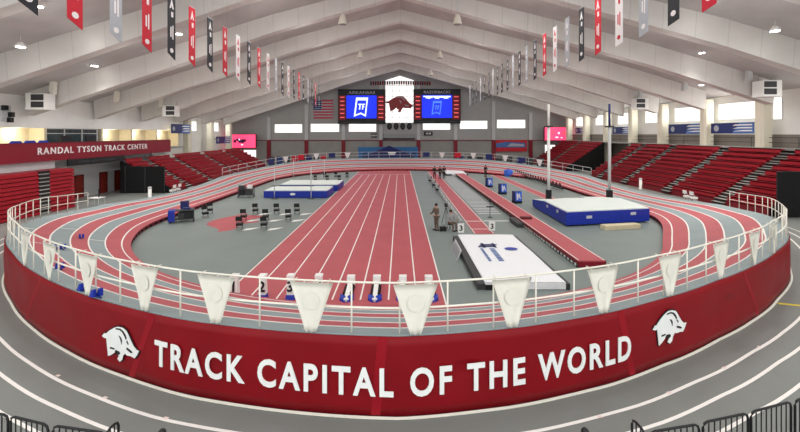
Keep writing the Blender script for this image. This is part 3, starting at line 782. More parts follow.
# ------------------------------------------------------------------ people
def skin_obj(name, pts, edges, radii, mt, parent, root=0, lev=1):
    me = bpy.data.meshes.new(name); me.from_pydata(pts, edges, []); me.materials.append(mt)
    o = bpy.data.objects.new(name, me); COL.objects.link(o); o.parent = parent
    m_ = o.modifiers.new('Skin', 'SKIN'); m_.use_smooth_shade = True
    for i, v in enumerate(me.skin_vertices[0].data):
        r = radii[i]; v.radius = r if isinstance(r, tuple) else (r, r); v.use_root = (i == root)
    s_ = o.modifiers.new('Sub', 'SUBSURF'); s_.levels = lev; s_.render_levels = lev
    return o
def person(label, x, y, rz, top='black', legs='black', pose='stand', z=.02, arm=0.3):
    t = thing('person', label, 'person', (x,y,z), rz)
    if pose == 'stand':
        hip = (0,0,.95); kn = [(s_*.1,-.02,.5) for s_ in (-1,1)]; an = [(s_*.11,.03,.09) for s_ in (-1,1)]; toe = [(s_*.12,-.13,.04) for s_ in (-1,1)]
    else:
        hip = (0,.05,.5); kn = [(s_*.13,-.4,.5) for s_ in (-1,1)]; an = [(s_*.13,-.42,.09) for s_ in (-1,1)]; toe = [(s_*.14,-.58,.04) for s_ in (-1,1)]
    hx, hy, hz = hip
    ch = (0,hy-.02,hz+.38); nk = (0,hy-.03,hz+.56); hd = (0,hy-.05,hz+.68); ht = (0,hy-.04,hz+.8)
    sh = [(s_*.19,hy-.02,hz+.48) for s_ in (-1,1)]; el = [(s_*.27,hy-.02-arm*.15,hz+.2) for s_ in (-1,1)]; wr = [(s_*.23,hy-.1-arm*.7,hz+.03+arm*.25) for s_ in (-1,1)]
    hips = [(s_*.1,hy,hz-.06) for s_ in (-1,1)]
    P = [hip,(0,hy-.01,hz+.2),ch,nk,hd,ht]; E = [(0,1),(1,2),(2,3),(3,4),(4,5)]; R = [(.14,.1),(.13,.1),(.15,.1),.055,(.085,.1),.06]
    for i in (0,1):
        b = len(P); hd_ = (wr[i][0]*.98, wr[i][1]-.09, wr[i][2]-.03)
        P += [sh[i],el[i],wr[i],hd_]; E += [(2,b),(b,b+1),(b+1,b+2),(b+2,b+3)]; R += [.065,.045,.032,.036]
        b = len(P); P += [hips[i],kn[i],an[i],toe[i]]; E += [(0,b),(b,b+1),(b+1,b+2),(b+2,b+3)]; R += [.085,.06,.042,.04]
    skin_obj('body', P, E, R, M['skin'], t)
    P2 = [hip,(0,hy-.01,hz+.2),ch,(0,hy-.03,hz+.52)]; E2 = [(0,1),(1,2),(2,3)]; R2 = [(.165,.125),(.15,.125),(.175,.125),.075]
    for i in (0,1):
        b = len(P2); P2 += [sh[i],el[i],wr[i]]; E2 += [(2,b),(b,b+1),(b+1,b+2)]; R2 += [.085,.062,.046]
    skin_obj('jacket', P2, E2, R2, M[top], t)
    P3 = [hip]; E3 = []; R3 = [(.16,.12)]
    for i in (0,1):
        b = len(P3); P3 += [hips[i],kn[i],an[i]]; E3 += [(0,b),(b,b+1),(b+1,b+2)]; R3 += [.105,.075,.058]
    skin_obj('trousers', P3, E3, R3, M[legs], t)
    for i in (0,1):
        a, b = an[i], toe[i]
        mb = MB(); mb.cbox(b[0],(a[1]+b[1])/2,.045,.1,abs(a[1]-b[1])+.12,.09); mb.build('shoe', M['dark'], t)
    mb = MB(); prof = [(.05,hz+.84),(.095,hz+.8),(.108,hz+.74),(.1,hz+.69)]
    mb.lathe(list(reversed(prof)), 0, hy-.02, 12); mb.build('hair', M['hair'], t, smooth=True)
    mb = MB(); mb.add([(-.014,hy-.145,hz+.66),(.014,hy-.145,hz+.66),(0,hy-.145,hz+.71),(0,hy-.172,hz+.665)], [(0,1,3),(1,2,3),(2,0,3)]); mb.build('nose', M['skin'], t)
    return t
for px, py, lb in ((434.5,178.6,'person in black standing leftmost of the three by the far runway'),(440,178.8,'person in black standing in the middle of three by the far runway'),(444,178.4,'person in black standing rightmost of the three by the far runway')):
    x, y = at(px, py); person(lb, x, y, random.uniform(-.6,.6), arm=.1)
x, y = at(485.5,177); person('person in black standing alone beside the vault runway', x, y, .4, arm=.1)
x, y = at(436.5,230.5); person('person in dark clothes standing by the near camera stool', x, y, -.9, 'khaki', 'khaki', arm=.45)
x, y = at(451,230); person('person in grey top sitting on a stool left of the first runway', x, y, .5, 'grey', 'khaki', 'sit', z=.02, arm=.3)
t = thing('stool', 'black stool under the seated person by the first runway', 'stool', (x,y,0), .5)
MB().lathe([(.17,.34),(.18,.36),(.18,.385)], 0, .12, 12).build('seat', M['black'], t)
for k in range(4):
    a = pi/4+k*pi/2; MB().tube([(.12*cos(a),.12+.12*sin(a),.34),(.2*cos(a),.12+.2*sin(a),.006)], .014, 6).build('leg', M['black'], t)
x, y = at(446,224)
t = thing('camera_tripod', 'black camera tripod between the standing and seated persons', 'tripod', (x,y,0))
for k in range(3):
    a = .4+k*2*pi/3; MB().tube([(0,0,1.25),(.35*cos(a),.35*sin(a),.006)], .02, 6).build('leg', M['black'], t)
MB().cbox(0,0,1.36,.2,.34,.22).build('camera_body', M['black'], t); MB().tube([(0,-.17,1.36),(0,-.33,1.36)], .06, 10).build('lens', M['dark'], t)
x, y = at(443,231); t = thing('kit_bag', 'small black kit bag on the floor by the seated person', 'bag', (x,y,0))
MB().box(-.22,.22,-.14,.14,.006,.3).build('body', M['black'], t); MB().tube([(-.12,0,.3),(-.08,0,.4),(.08,0,.4),(.12,0,.3)], .012, 6).build('handle', M['dark'], t)
x, y = at(490,217.5); t = thing('wind_gauge_stand', 'thin black instrument stand beside the first runway', 'stand', (x,y,0))
MB().tube([(0,0,.03),(0,0,1.2)], .025, 8).build('pole', M['black'], t); MB().lathe([(.2,.006),(.2,.03)], n=12).build('base', M['black'], t)
MB().box(-.28,.28,-.03,.03,.8,.86).build('crossbar', M['black'], t); MB().box(-.1,.1,-.06,.06,1.2,1.4).build('head', M['black'], t)
t = thing('edge_fence', 'low pale barrier strip along the left edge of the first runway', 'barrier', (4.25,27.5,0))
MB().box(-.03,.03,0,34,.12,.4).build('panel', M['lgrey'], t)
for k in range(18): MB().box(-.05,.05,k*2-.03,k*2+.03,.006,.44).build('post', M['grey'], t)

# ------------------------------------------------------------------ floor emblem on the left infield
mb = MB(); a = radians(68)
mb.prism([(v_*1.0, u_) for u_, v_ in hog(6.2,4.4)], lambda u,v,d: (-12.0-u*.8, 29.2-v, .0065+d), 0, .004)
tag(mb.build('floor_emblem', M['red']), 'large red hog emblem painted on the left infield floor', 'floor emblem', kind='structure')

# ------------------------------------------------------------------ barricades
def barricade(label, p, q, z1=1.1):
    L = hypot(q[0]-p[0], q[1]-p[1]); rz = atan2(q[1]-p[1], q[0]-p[0])
    t = thing('barricade', label, 'barricade', (p[0],p[1],0), rz, 'black crowd barricades')
    c = .1; r = .022
    MB().tube([(.0,0,.2),(0,0,z1-c),(.03,0,z1-.03),(c,0,z1),(L-c,0,z1),(L-.03,0,z1-.03),(L,0,z1-c),(L,0,.2)], r, 8).build('frame', M['black'], t, smooth=True)
    MB().tube([(0,0,.2),(L,0,.2)], r*.9, 8).build('lower_rail', M['black'], t)
    n_ = max(3, int(L/.125))
    for k in range(1, n_): MB().tube([(L*k/n_,0,.2),(L*k/n_,0,z1)], .012, 6).build('bar', M['black'], t)
    for u in (.12, L-.12):
        MB().tube([(u,-.28,.006),(u,-.05,.1),(u,0,.2),(u,.05,.1),(u,.28,.006)], .018, 6).build('foot', M['black'], t)
def bar_px(lb, a, b):
    barricade(lb, at(a[0],a[1],1.1), at(b[0],b[1],1.1))
bar_px('black barricade at the left picture edge', (-40,409.5), (8,415))
bar_px('black barricade at lower left, second from the left edge', (10.5,416), (48,425))
bar_px('black barricade at lower left, third from the left edge', (53,425.5), (106,433))
bar_px('black barricade turned end-on at the lower left', (106,432), (118.5,420))
bar_px('black barricade turned end-on at the lower right', (632,418), (645,432))
bar_px('black barricade at lower right, farthest from the right edge', (650,432), (699,424))
bar_px('black barricade at lower right, third from the right edge', (703,422.5), (748,413))
bar_px('black barricade at lower right, second from the right edge', (751,412), (791,401.5))
bar_px('black barricade at the right picture edge', (795,400.5), (845,388))
for i, (px, py, lb) in enumerate(((162,429.5,'black floor post at the bottom edge, left of centre'),(585,428.5,'black floor post at the bottom edge, right of centre'))):
    x, y = at(px, py, .9); t = thing('floor_post', lb, 'post', (x,y,0))
    MB().lathe([(.13,.0),(.13,.04),(.03,.06),(.03,.78)], n=12).build('pole', M['black'], t, smooth=True)
    MB().lathe([(.03,.76),(.07,.8),(.07,.86),(.04,.9)], n=12).build('cap', M['black'], t, smooth=True)

# ------------------------------------------------------------------ seating stands
def stand(label, x0, y0, L, s_, rz, rows, tread, rise, z0, aisles, aw=1.3):
    t = thing('bleacher_stand', label, 'bleachers', (x0,y0,0), rz)
    segs = []; a = 0
    for q in aisles: segs.append((a, q-aw/2)); a = q+aw/2
    segs.append((a, L))
    def B(mb, d0, d1, a, b, z0_, z1_): mb.box(min(s_*d0,s_*d1), max(s_*d0,s_*d1), a, b, z0_, z1_)
    for r in range(rows):
        z = z0+r*rise; d = r*tread
        mb = MB(); B(mb, d, d+.05, 0, L, max(0,z-rise) if r else 0, z); B(mb, d, d+tread, 0, L, z-.05, z); mb.build('tier', M['tier'], t)
        for (a, b) in segs:
            if b-a < .4: continue
            mb = MB(); B(mb, d+.1, d+.5, a+.03, b-.03, z+.3, z+.4); B(mb, d+.1, d+.16, a+.03, b-.03, z+.02, z+.4); mb.build('bench', M['seat'], t)
    for q in aisles:
        mb = MB(); mk = MB()
        for r in range(rows):
            z = z0+r*rise; d = r*tread; za = max(.01, z-rise)
            B(mb, d-tread*.42, d-.03, q-aw/2, q+aw/2, z-rise*.5-.05, z-rise*.5)
            B(mb, d-.03, d+tread*.55, q-aw/2, q+aw/2, z+.005, z+.03)
            B(mk, d-tread*.42, d-tread*.40, q-aw/2, q+aw/2, za, z-rise*.5-.05); B(mk, d-.03, d-.005, q-aw/2, q+aw/2, z-rise*.5, z)
            B(mk, d+tread*.55, d+tread-.03, q-aw/2, q+aw/2, z+.005, z+.02)
        mb.build('aisle_steps', M['step'], t); mk.build('aisle_risers', M['black'], t)
    D = rows*tread; top = z0+rows*rise
    for ye in (-.04, L):
        mb = MB(); mb.prism([(0,0),(D,0),(D,top-rise+.3),(0,z0)], lambda u,v,d: (s_*u, ye+d, v), 0, .04)
        mb.build('end_panel', M['blackmat'], t)
    return t
stand('long red bleacher stand along the right wall', 28.6, 31.0, 29.0, 1, 0, 10, .66, .45, .6, [4.75,11.8,19.8,26.0])
stand('far red bleacher stand at the back right corner', 28.6, 69.0, 17.0, 1, 0, 10, .66, .45, .6, [8.5])
stand('red bleacher stand along the left wall beyond the doors', -24.7, 43.6, 35.0, -1, radians(2.6), 8, .7, .42, .35, [3.6,9.6,18.5,27])
# closed bleachers on the left
t = thing('closed_bleacher', 'folded red bleacher block below the lettered balcony', 'bleachers', (-28.4,20,0))
MB().box(-1.7,-.3,0,15,0,3.42).build('carcass', M['tier'], t)
for r in range(11):
    for (a, b) in ((0,11.55),(12.55,15)):
        MB().box(-.35,.0-.012*r,a,b,.04+r*.31,.04+r*.31+.24).build('bench', M['seat'], t)
mb = MB(); mk = MB()
for r in range(11):
    mb.box(-.3,.02-.012*r,11.58,12.52,.05+r*.31,.05+r*.31+.09); mk.box(-.3,-.06,11.58,12.52,.05+r*.31+.09,.04+(r+1)*.31)
mb.build('aisle_steps', M['step'], t); mk.build('aisle_risers', M['black'], t)
# black panels by the right stand and a red bench at the right edge
t = thing('curtain_screen', 'tall black screen at the near end of the right bleachers', 'screen', (29.6,30.4,0))
MB().box(-.95,1.6,-.05,.05,.1,3.5).build('curtain', M['blackmat'], t)
for x in (-.95,1.6): MB().tube([(x,0,0),(x,0,3.55)], .04, 8).build('post', M['black'], t)
MB().tube([(-.95,0,3.52),(1.6,0,3.52)], .04, 8).build('top_bar', M['black'], t)
t = thing('curtain_screen', 'black curtain screen closing the near end of the left bleachers', 'screen', (-27.5,43.2,0))
MB().box(-2.15,2.1,-.04,.04,.1,2.85).build('curtain', M['blackmat'], t)
for x in (-2.15,0,2.1): MB().tube([(x,-.06,0),(x,-.06,2.95)], .035, 8).build('post', M['dark'], t)
MB().tube([(-2.15,0,2.88),(2.1,0,2.88)], .04, 8).build('top_bar', M['black'], t)
t = thing('bench_stack', 'low red tiered bench just outside the track at the right edge', 'bench', (20.6,19.3,0), radians(-30))
for k in range(3):
    MB().box(-.1+k*.45,.25+k*.45,-1.6,1.6,.4+k*.4,.48+k*.4).build('seat_plank', M['seat'], t)
    MB().box(-.12+k*.45,-.08+k*.45,-1.6,1.6,.2+k*.4,.46+k*.4).build('front_board', M['seat'], t)
for yy in (-1.4,0,1.4):
    mb = MB(); mb.tube([(0,yy,.03),(0,yy,.4)],.03,6); mb.tube([(.95,yy,.03),(.95,yy,1.2)],.03,6); mb.tube([(0,yy,.06),(1.0,yy,.06)],.03,6); mb.tube([(0,yy,.1),(.95,yy,1.1)],.02,6)
    mb.build('frame', M['lgrey'], t)

# ------------------------------------------------------------------ hall shell
YB = 90.6; YF = -2.0
PB_R = [(0,19.7),(12,16.4),(24,13.1),(36,9.3)]
PB_L = [(0,19.7),(12,16.3),(24,12.2),(36,8.2)]
def zb(x):
    P = PB_R if x >= 0 else PB_L; ax = abs(x)
    for (a,z),(b,w) in zip(P,P[1:]):
        if ax <= b or b == 36: return z+(w-z)*(ax-a)/(b-a)
def zr(x): return zb(x)+1.35+.75*min(1,abs(x)/30.0)
XS = [-39,-36,-30,-24,-18,-12,-6,0,6,12,18,24,30,36,39]
mb = MB(); vs = []; fs = []
for y in (YF, YB+.3):
    for x in XS: vs += [(x,y,zr(x)),(x,y,zr(x)+.25)]
nx_ = len(XS)
for i in range(nx_-1):
    a = 2*i; b = 2*i+2; o = 2*nx_
    fs += [(a,b,o+b,o+a),(a+1,o+a+1,o+b+1,b+1),(a,a+1,b+1,b),(o+a,o+b,o+b+1,o+a+1)]
fs += [(0,2*nx_,2*nx_+1,1),(2*nx_-2,2*nx_-1,4*nx_-1,4*nx_-2)]
mb.add(vs, fs); struct(mb.build('ceiling', M['roof']), 'pale grey pitched roof deck over the hall', 'ceiling')
BY = [4.6+8.6*k for k in range(10)]
tn = 1
for i, y in enumerate(BY):
    mb = MB(); w = .45
    xs = [x for x in XS if -36 <= x <= 36]
    vs = []; fs = []
    for x in xs: vs += [(x,y-w,zb(x)),(x,y+w,zb(x)),(x,y+w+.2,zr(x)),(x,y-w-.2,zr(x))]
    for k in range(len(xs)-1):
        for q in range(4):
            q2 = (q+1) % 4; fs.append((k*4+q,k*4+q2,(k+1)*4+q2,(k+1)*4+q))
    fs += [(0,3,2,1),(4*len(xs)-4,4*len(xs)-3,4*len(xs)-2,4*len(xs)-1)]
    mb.add(vs, fs)
    struct(mb.build('trim_%d' % tn, M['beam']), 'white clad roof beam, %s from the camera' % ordn(i), 'beam'); tn += 1
for s_ in (-1,1):
    for i, y in enumerate((40.5,48,56,63.2,71,79,87) if s_ > 0 else (69.2,77.6,86)):
        xa, xb_ = (36.2,37.4) if s_ > 0 else (-37.4,-36.2)
        mb = MB(); c = .2
        poly = [(xa,y-.5+c),(xa+c,y-.5),(xb_-c,y-.5),(xb_,y-.5+c),(xb_,y+.5-c),(xb_-c,y+.5),(xa+c,y+.5),(xa,y+.5-c)]
        mb.prism(poly, lambda u,v,d:(u,v,d), 0, zb(s_*35)+.9)
        struct(mb.build('trim_%d' % tn, M['column']), 'cream column under the roof beam on the %s, %s bay' % ('right' if s_ > 0 else 'left', ordn(i)), 'column'); tn += 1
# side walls (window openings are panes set on the wall)
struct(MB().box(38,38.4,YF,YB,0,6.35).build('wall_right_lower', M['sidewall']), 'brown grey lower wall behind the right seating', 'wall')
struct(MB().box(38,38.4,YF,YB,6.35,10.9).build('wall_right', M['wallwhite']), 'white upper wall on the right with windows', 'wall')
struct(MB().box(-38.9,-38.5,YF,YB,0,9.6).build('wall_left', M['wallwhite']), 'white wall on the left side of the hall', 'wall')
struct(MB().box(35.2,38,31,88,4.9,5.05).build('trim_%d' % tn, M['lowwall']), 'walkway slab above the right seating', 'walkway'); tn += 1
t = thing('walkway_rail', 'thin dark rail along the walkway above the right seating', 'railing', (36.9,32,5.05))
for h in (.5,1.0): MB().tube([(0,0,h),(0,55,h)], .03, 6).build('rail', M['dark'], t)
for k in range(12): MB().tube([(0,k*5,0),(0,k*5,1.0)], .025, 6).build('post', M['dark'], t)
wn = 1
def side_window(s_, y0, y1, z0, z1):
    global wn
    x = 38.0 if s_ > 0 else -38.5
    f = struct(empty('window_%d' % wn, (x,(y0+y1)/2,z0)), 'bright daylit window high on the %s wall, window %s along it' % ('right' if s_ > 0 else 'left', ordn(min(wn-1,20))), 'window'); wn += 1
    L = (y1-y0)/2; h = z1-z0; d = -s_
    def B(mb, d0, d1, a, b, za, zb_): mb.box(min(d*d0,d*d1), max(d*d0,d*d1), a, b, za, zb_)
    mb = MB(); B(mb,.0,.03,-L,L,0,h); mb.build('pane', M['day'], f)
    mb = MB(); B(mb,0,.08,-L-.06,L+.06,-.06,0); B(mb,0,.08,-L-.06,L+.06,h,h+.06); B(mb,0,.08,-L-.06,-L,0,h); B(mb,0,.08,L,L+.06,0,h); mb.build('window_frame', M['white'], f)
RW = [(42.4,47.6),(50,55.2),(57.2,61.8),(65,69.6),(73,77.5),(80.5,86),(27,36.2)]
LW_ = [(72,75.5),(80.5,84.6)]
for a, b in RW: side_window(1, a, b, 8.1, 9.9)
side_window(1, 39.75, 40.65, 7.9, 10.1)
for a, b in LW_: side_window(-1, a, b, 7.0, 8.7)
# blue sign banners under the side windows
def side_sign(s_, y0, y1, z0, z1, lb):
    x = (36.9 if s_ > 0 else 35.9)*s_ ; t = thing('wall_sign', lb, 'sign', (x,(y0+y1)/2,z0), 0, 'blue sponsor boards'); L = (y1-y0)/2; h = z1-z0; d = -s_
    MB().box(-.04,.04,-L,L,0,h).build('board', M['white'], t)
    xx = d*.05
    def fn(u, v, e): return (xx+d*e, -d*-1*0 + (-u if s_ > 0 else u), v)
    mb = MB(); mb.prism([(-L,.0),(L*.05,0),(L*.35,h),(-L,h)], fn, 0, .01); mb.build('blue_field', M['navy'], t)
    mb = MB(); mb.prism([(L*.05,0),(L,0),(L,h),(L*.35,h)], fn, 0, .008); mb.build('pale_field', M['midblue'], t)
    mb = MB(); mb.prism([(-L*.72+.36*cos(k*pi/8), h*.5+.36*sin(k*pi/8)) for k in range(16)], fn, .011, .02); mb.build('seal', M['bgrey'], t)
    mb = MB()
    for r_ in range(3): mb.prism([(L*.95-2.6+.35*r_*0,h*.2+r_*h*.26),(L*.92,h*.2+r_*h*.26),(L*.92,h*.32+r_*h*.26),(L*.95-2.2+.5*(2-r_),h*.32+r_*h*.26)], fn, .011, .02)
    mb.build('text_rows', M['white'], t)
    for yy in (-L*.7, L*.7): MB().box(min(.04*s_,1.12*s_),max(.04*s_,1.12*s_),yy-.03,yy+.03,h*.6,h*.7).build('bracket', M['dark'], t)
side_sign(1, 41.6, 47.4, 6.45, 7.65, 'blue and white board on the right wall, nearest of the row')
side_sign(1, 48.7, 54.9, 6.4, 7.7, 'blue and white board on the right wall, second from the front')
side_sign(1, 63.6, 69.4, 6.4, 7.6, 'blue and white board on the right wall, third from the front')
side_sign(1, 79.4, 84, 6.5, 7.7, 'blue and white board on the right wall, farthest of the row')
side_sign(-1, 62.6, 68.4, 6.5, 8.0, 'blue and white board on the left wall beyond the balcony')
side_sign(-1, 77.9, 84.5, 4.5, 5.9, 'blue and white board at the far end of the left wall')

# ------------------------------------------------------------------ back wall
prof = [(x, zr(x)+.02) for x in XS]
mb = MB(); mb.prism([(-39,4.9),(39,4.9)]+[p for p in reversed(prof)], lambda u,v,d:(u,YB+d,v), 0, .3)
struct(mb.build('wall_back', M['backwall']), 'grey ribbed gable wall at the far end', 'wall')
struct(MB().box(-39,39,YB,YB+.3,0,4.9).build('wall_back_lower', M['lowwall']), 'plain lower part of the far end wall', 'wall')
struct(MB().box(-39,39,YB-.25,YB,4.9,5.05).build('trim_%d' % tn, M['maroon']), 'dark ledge across the far end wall', 'ledge'); tn += 1
def bx(px, py): p = atY(px, py, YB-.05); return p[0], p[2]
for i, px in enumerate((269,306.5,343.5,381,418.5,455.5,493.5,530.5)):
    x, _ = bx(px, 140)
    struct(MB().box(x-.42,x+.42,YB-.3,YB,0,4.9).build('trim_%d' % tn, M['maroon']), 'maroon pilaster on the far wall, %s from the left' % ordn(i), 'pilaster'); tn += 1
    struct(MB().box(x-.38,x+.38,YB-.22,YB,5.05,zb(x)-.1).build('trim_%d' % tn, M['lgrey']), 'pale pilaster above the ledge of the far wall, %s from the left' % ordn(i), 'pilaster'); tn += 1
def back_window(p0, p1, lb):
    global wn
    x0, z1 = bx(*p0); x1, z0 = bx(*p1)
    f = struct(empty('window_%d' % wn, ((x0+x1)/2,YB-.02,z0)), lb, 'window'); wn += 1
    w = (x1-x0)/2; h = z1-z0
    MB().box(-w,w,-.05,0,0,h).build('pane', M['day'], f)
    mb = MB(); mb.box(-w-.1,w+.1,-.1,0,-.1,0); mb.box(-w-.1,w+.1,-.1,0,h,h+.1); mb.box(-w-.1,-w,-.1,0,0,h); mb.box(w,w+.1,-.1,0,0,h); mb.build('window_frame', M['white'], f)
for i, (a, b) in enumerate((((275,124.5),(302,132.5)),((311,124),(339,131.7)),((349,124),(376,131.5)),((423,123),(450,129.5)),((460,121),(487,128.7)),((497,120),(525,128)))):
    back_window(a, b, 'wide daylit window in the far wall, %s from the left' % ordn(i))
back_window((239,150),(256,157), 'bright low window at the back left corner')
back_window((545,145),(572,155.5), 'bright low window at the back right corner')
# central gable window with hog
x0, _ = bx(385.3,100); x1, _ = bx(414,100); zt0 = bx(385,80.5)[1]; ztc = bx(400,76)[1]; zb0 = bx(400,122.5)[1]
f = struct(empty('window_%d' % wn, (0,YB-.06,zb0)), 'tall white gridded gable window between the scoreboards', 'window'); wn += 1
mb = MB(); mb.prism([(x0,0),(x1,0),(x1,zt0-zb0),(.0,ztc-zb0),(x0,zt0-zb0)], lambda u,v,d:(u,-d,v), 0, .05); mb.build('pane', M['day'], f)
mb = MB()
for k in range(1,8): z = (zt0-zb0)*k/8; mb.box(x0,x1,-.09,-.05,z-.05,z+.05)
for k in range(5): x = x0+(x1-x0)*k/4; mb.box(x-.04,x+.04,-.09,-.05,0,zt0-zb0)
mb.build('glazing_bars', M['grey'], f)
x, z = bx(399.5,104.5)
mb = MB(); mb.prism(hog(6.4,3.6), lambda u,v,d:(x+u,YB-.2-d,z+v), 0, .1)
o = tag(mb.build('hog_sign', M['hogred']), 'red hog silhouette mounted on the central gable window', 'sign')
mb = MB()
for pl in [[(0.392, 0.907), (0.497, 0.925), (0.578, 0.884), (0.648, 0.759), (0.669, 0.693), (0.693, 0.736), (0.657, 0.835), (0.596, 0.925), (0.512, 0.965), (0.407, 0.948)], [(0.476, 0.751), (0.53, 0.724), (0.566, 0.644), (0.557, 0.514), (0.536, 0.598), (0.512, 0.682)], [(0.693, 0.475), (0.783, 0.436), (0.843, 0.382), (0.813, 0.351), (0.747, 0.382), (0.687, 0.425)]]:
    mb.prism([((u-.5)*6.4,(v-.48)*3.6) for u,v in pl], lambda u,v,d:(x+u,YB-.31-d,z+v), 0, .03)
mb.build('pale_markings', M['bgrey'], o)
for s_ in (-1,1): MB().box(x+s_*1.0-.05,x+s_*1.0+.05,YB-.2,YB-.1,z-.4,z+.4).build('mount', M['dark'], o)
for i in range(4):
    x, z = bx(389.5+i*6.6,126.3)
    t = thing('wall_numeral', 'dark oval wall plaque below the gable window, %s from the left' % ordn(i), 'plaque', (x,YB-.02,z), 0, 'dark plaques under the gable window')
    mb = MB(); mb.prism([(.58*cos(k*pi/8), .8*sin(k*pi/8)) for k in range(16)], lambda u,v,d:(u,-d,v), 0, .08); mb.build('plate', M['black'], t)
    mb = MB(); mb.prism([(.22*cos(k*pi/8), .36*sin(k*pi/8)) for k in range(16)], lambda u,v,d:(u,-.08-d,v), 0, .02); mb.build('centre', M['dark'], t)
t = thing('vent_canopy', 'low grey hood above the centre of the far wall', 'vent hood', (bx(399,0)[0],YB-.3,5.2))
MB().box(-3.5,3.5,-.3,.3,.3,1.2).build('hood', M['grey'], t); MB().box(-3.6,3.6,-.35,.3,0,.3).build('lip', M['dark'], t)
for i, (a, b) in enumerate((((371,133.5),(377,137.5)),((424,131.5),(432.5,135.5)))):
    x0, z1 = bx(*a); x1, z0 = bx(*b)
    t = thing('race_clock', 'small black clock board on the far wall, %s one' % ('left' if i == 0 else 'right'), 'clock', ((x0+x1)/2,YB-.25,z0))
    MB().box(-(x1-x0)/2,(x1-x0)/2,-.1,.05,0,z1-z0).build('case', M['black'], t)
    for k in (-.45,-.15,.2,.5): MB().box(k-.08,k+.08,-.12,-.1,.25,.65).build('digit', M['white'], t)
# scoreboards
def scoreboard(lb, a, b, sa, sb, title, variant):
    YS = YB-1.0
    x0, _, z1 = atY(a[0], a[1], YS); x1, _, z0 = atY(b[0], b[1], YS)
    t = thing('scoreboard', lb, 'scoreboard', (0,YS,0))
    MB().box(x0,x1,0,.6,z0,z1).build('cabinet', M['black'], t)
    for k in (.2,.8):
        xx = x0+(x1-x0)*k; MB().box(xx-.1,xx+.1,.6,1.0,z0+1,z1-1).build('mount', M['dark'], t)
    sx0, _, sz1 = atY(sa[0], sa[1], YS); sx1, _, sz0 = atY(sb[0], sb[1], YS)
    scr = MB().box(sx0,sx1,-.06,0,sz0,sz1).build('screen', M['scrblue'], t); scr['label'] = 'lit blue screen'
    for (u0,u1) in ((x0+.15,sx0-.1),(sx1+.1,x1-.15)):
        p = MB().box(u0,u1,-.04,0,sz0-.4,sz1).build('side_panel', M['maroon'], t)
        mb = MB()
        for k in range(6):
            z = sz0+.1+k*(sz1-sz0-.6)/5; mb.box(u0+.35,u1-.35,-.07,-.04,z,z+.22)
        mb.build('stat_rows', M['scrred'], p)
    cx = (x0+x1)/2
    text_mb(title, .62, (x1-x0)*.56, .01, .05, lambda u,v,d:(cx+u,-.01-d,sz1+.35+v)).build('title', M['bgrey'], t)
    mb = MB(); q = .5
    mb.box(x0+1.2,x0+1.2+.4*9,-.05,0,z0+.25,z0+.5); mb.box(x1-2.4,x1-.8,-.05,0,z0+.25,z0+.5); mb.build('footer_text', M['dark'], t)
    c = (sx0+sx1)/2; m_ = (sz0+sz1)/2
    k = 1.0 if variant == 0 else .72
    def fn(u, v, d): return (c+u*k+v*k*.12, -.065-d, m_+v*k-(.3 if variant else 0))
    o_ = [(-1.45,2.1),(1.25,2.1),(1.25,-2.2),(0,-1.6),(-1.45,-2.2)]; i_ = [(-1.1,1.45),(.95,1.45),(.95,-1.7),(0,-1.25),(-1.1,-1.7)]
    mb = MB(); n_ = len(o_); vs = []; fs = []
    for d in (0,.03):
        for p in o_: vs.append(fn(p[0],p[1],d))
        for p in i_: vs.append(fn(p[0],p[1],d))
    for j in range(n_):
        j2 = (j+1) % n_
        fs.append((2*n_+j,2*n_+j2,3*n_+j2,3*n_+j)); fs.append((j,2*n_+j,2*n_+j2,j2)); fs.append((n_+j,n_+j2,3*n_+j2,3*n_+j))
    mb.add(vs, fs); mb.build('shield_outline', M['scrlight'] if variant == 0 else M['scrmid'], scr)
    mb = MB()
    for pl in ([(-.75,.7),(.05,.7),(.05,.42),(-.22,.42),(-.22,-.6),(-.5,-.6),(-.5,.42),(-.75,.42)], [(.15,.7),(.7,.7),(.7,.42),(.42,.42),(.42,.15),(.62,.15),(.62,-.1),(.42,-.1),(.42,-.6),(.15,-.6)]):
        mb.prism(pl, fn, 0, .03)
    mb.build('shield_mark', M['scrlight'] if variant == 0 else M['scrmid'], scr)
    if variant:
        mb = MB()
        for j in range(12):
            u = sx0+.3+j*(sx1-sx0-.6)/12; hh = .25+.4*abs(sin(j*2.3)); mb.box(u,u+.5,-.09,-.06,sz1-.2-hh,sz1-.2)
        mb.build('header_graphic', M['scrlight'], scr)
scoreboard('large scoreboard titled ARKANSAS with a blue screen, left of the gable window', (338,89.3), (385.5,124), (346.5,95.5), (376.5,118.3), 'ARKANSAS', 0)
scoreboard('large scoreboard titled RAZORBACKS with a blue screen, right of the gable window', (413.5,89), (460.7,123.5), (422,95), (452,117.8), 'RAZORBACKS', 1)
